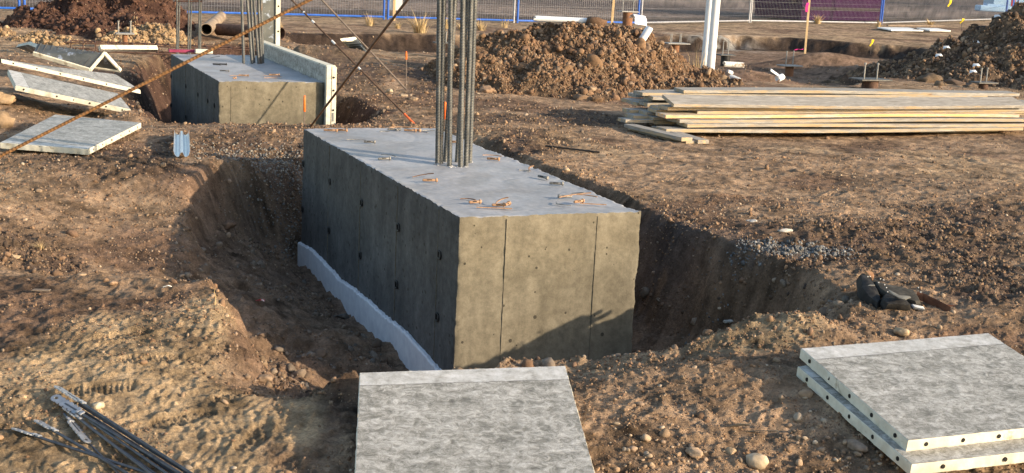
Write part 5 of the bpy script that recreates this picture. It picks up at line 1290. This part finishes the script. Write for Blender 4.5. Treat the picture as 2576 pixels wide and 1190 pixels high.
cfg = [('bluepost','bluepost','bluepost','fence panel with a blue rail at the left edge behind the topsoil pile'),('bluepost','bluepost','bluepost','blue fence panel mostly hidden by the dark topsoil pile'),('bluepost','bluepost','bluepost','blue railed fence panel behind the steel pipes'),
 ('bluepost','bluepost','bluepost','blue railed fence panel ending at the white notice'),('bluepost','greypost','bluepost','fence panel behind the upright rebars'),('bluepost','bluepost','bluepost','fence panel behind the middle dirt pile'),
 ('greypost','greypost','greypost','grey fence panel behind the white pipes'),('greypost','bluepost','greypost','fence panel in front of the purple skip'),('bluepost','bluepost','greypost','fence panel behind the two yellow flags'),('bluepost','bluepost','bluepost','fence panel at the far right behind the dirt pile')]
for k, (p1, p2, rm, lb) in enumerate(cfg): fence_panel(FP[k], FP[k+1], p1, p2, rm, lb)

# purple skip behind the fence
a = P(2030, 57, 0); b = P(2216, 58, 0); a = a+np.array([.0, 1.2, 0]); b = b+np.array([.3, 1.2, 0]); d = b-a; L = np.linalg.norm(d); ang = math.atan2(d[1], d[0])
t = thing('waste_skip', 'dark purple steel waste skip behind the fence', 'skip', a, (0, 0, ang))
m = MB(); V = [(0, 0, .05), (L, 0, .05), (L+.1, -.12, 1.5), (-.1, -.12, 1.5), (0, 2.2, .05), (L, 2.2, .05), (L+.1, 2.3, 1.5), (-.1, 2.3, 1.5)]
m.add(V, [(0, 1, 2, 3), (5, 4, 7, 6), (4, 0, 3, 7), (1, 5, 6, 2), (4, 5, 1, 0)]); m.build('body', M['purple'], t)
m = MB(); m.box((L/2, -.075, .50), (L/2+.02, .035, .045), bev=.01); m.box((L/2, -.04, .445), (L/2, .02, .02)); m.build('rib', M['purpled'], t)
m = MB(); m.box((L/2, -.15, 1.48), (L/2+.14, .05, .06), bev=.01); m.box((L/2, 2.33, 1.48), (L/2+.14, .05, .06), bev=.01); m.build('top_rail', M['purple'], t)
for x in (-.14, L+.14):
    m = MB(); m.box((x, .3, .82), (.16, .10, .07), bev=.02); m.box((x, .3, .72), (.09, .05, .08), bev=.02); m.build('lifting_lug', M['purpled'], t)
# far blue things at the top right
a = P(2540, 34, 0); m = MB(); m.box((0, 0, .18), (.95, .5, .18), bev=.05); m.box((.1, 0, .40), (.6, .4, .05), bev=.03); o = m.build('plastic_tank', M['lblue']); o.location = tuple(a+np.array([0, 3, 0])); tag(o, 'low pale blue plastic tank beyond the fence at the top right', 'tank')
t = thing('barricade', 'blue and red barricade far away at the top right corner', 'barricade', P(2546, 36, 0))
for x in (-.35, .28):
    m = MB(); m.tube([(x, 0, 0), (x, 0, 1.3)], .06, 8); m.build('leg', M['bluepost'], t, smooth=True)
m = MB(); m.box((-.02, 0, .95), (.12, .04, .5), bev=.02); m.build('red_panel', M['red'], t)
m = MB(); m.box((0, .3, .0), (1.1, 1.0, 1.1), bev=.05); o = m.build('portable_cabin', M['lblue']); o.location = tuple(P(2590, 30, 0)+np.array([.5, 6, 1.1])); tag(o, 'bright blue cabin cut off by the right edge', 'cabin')
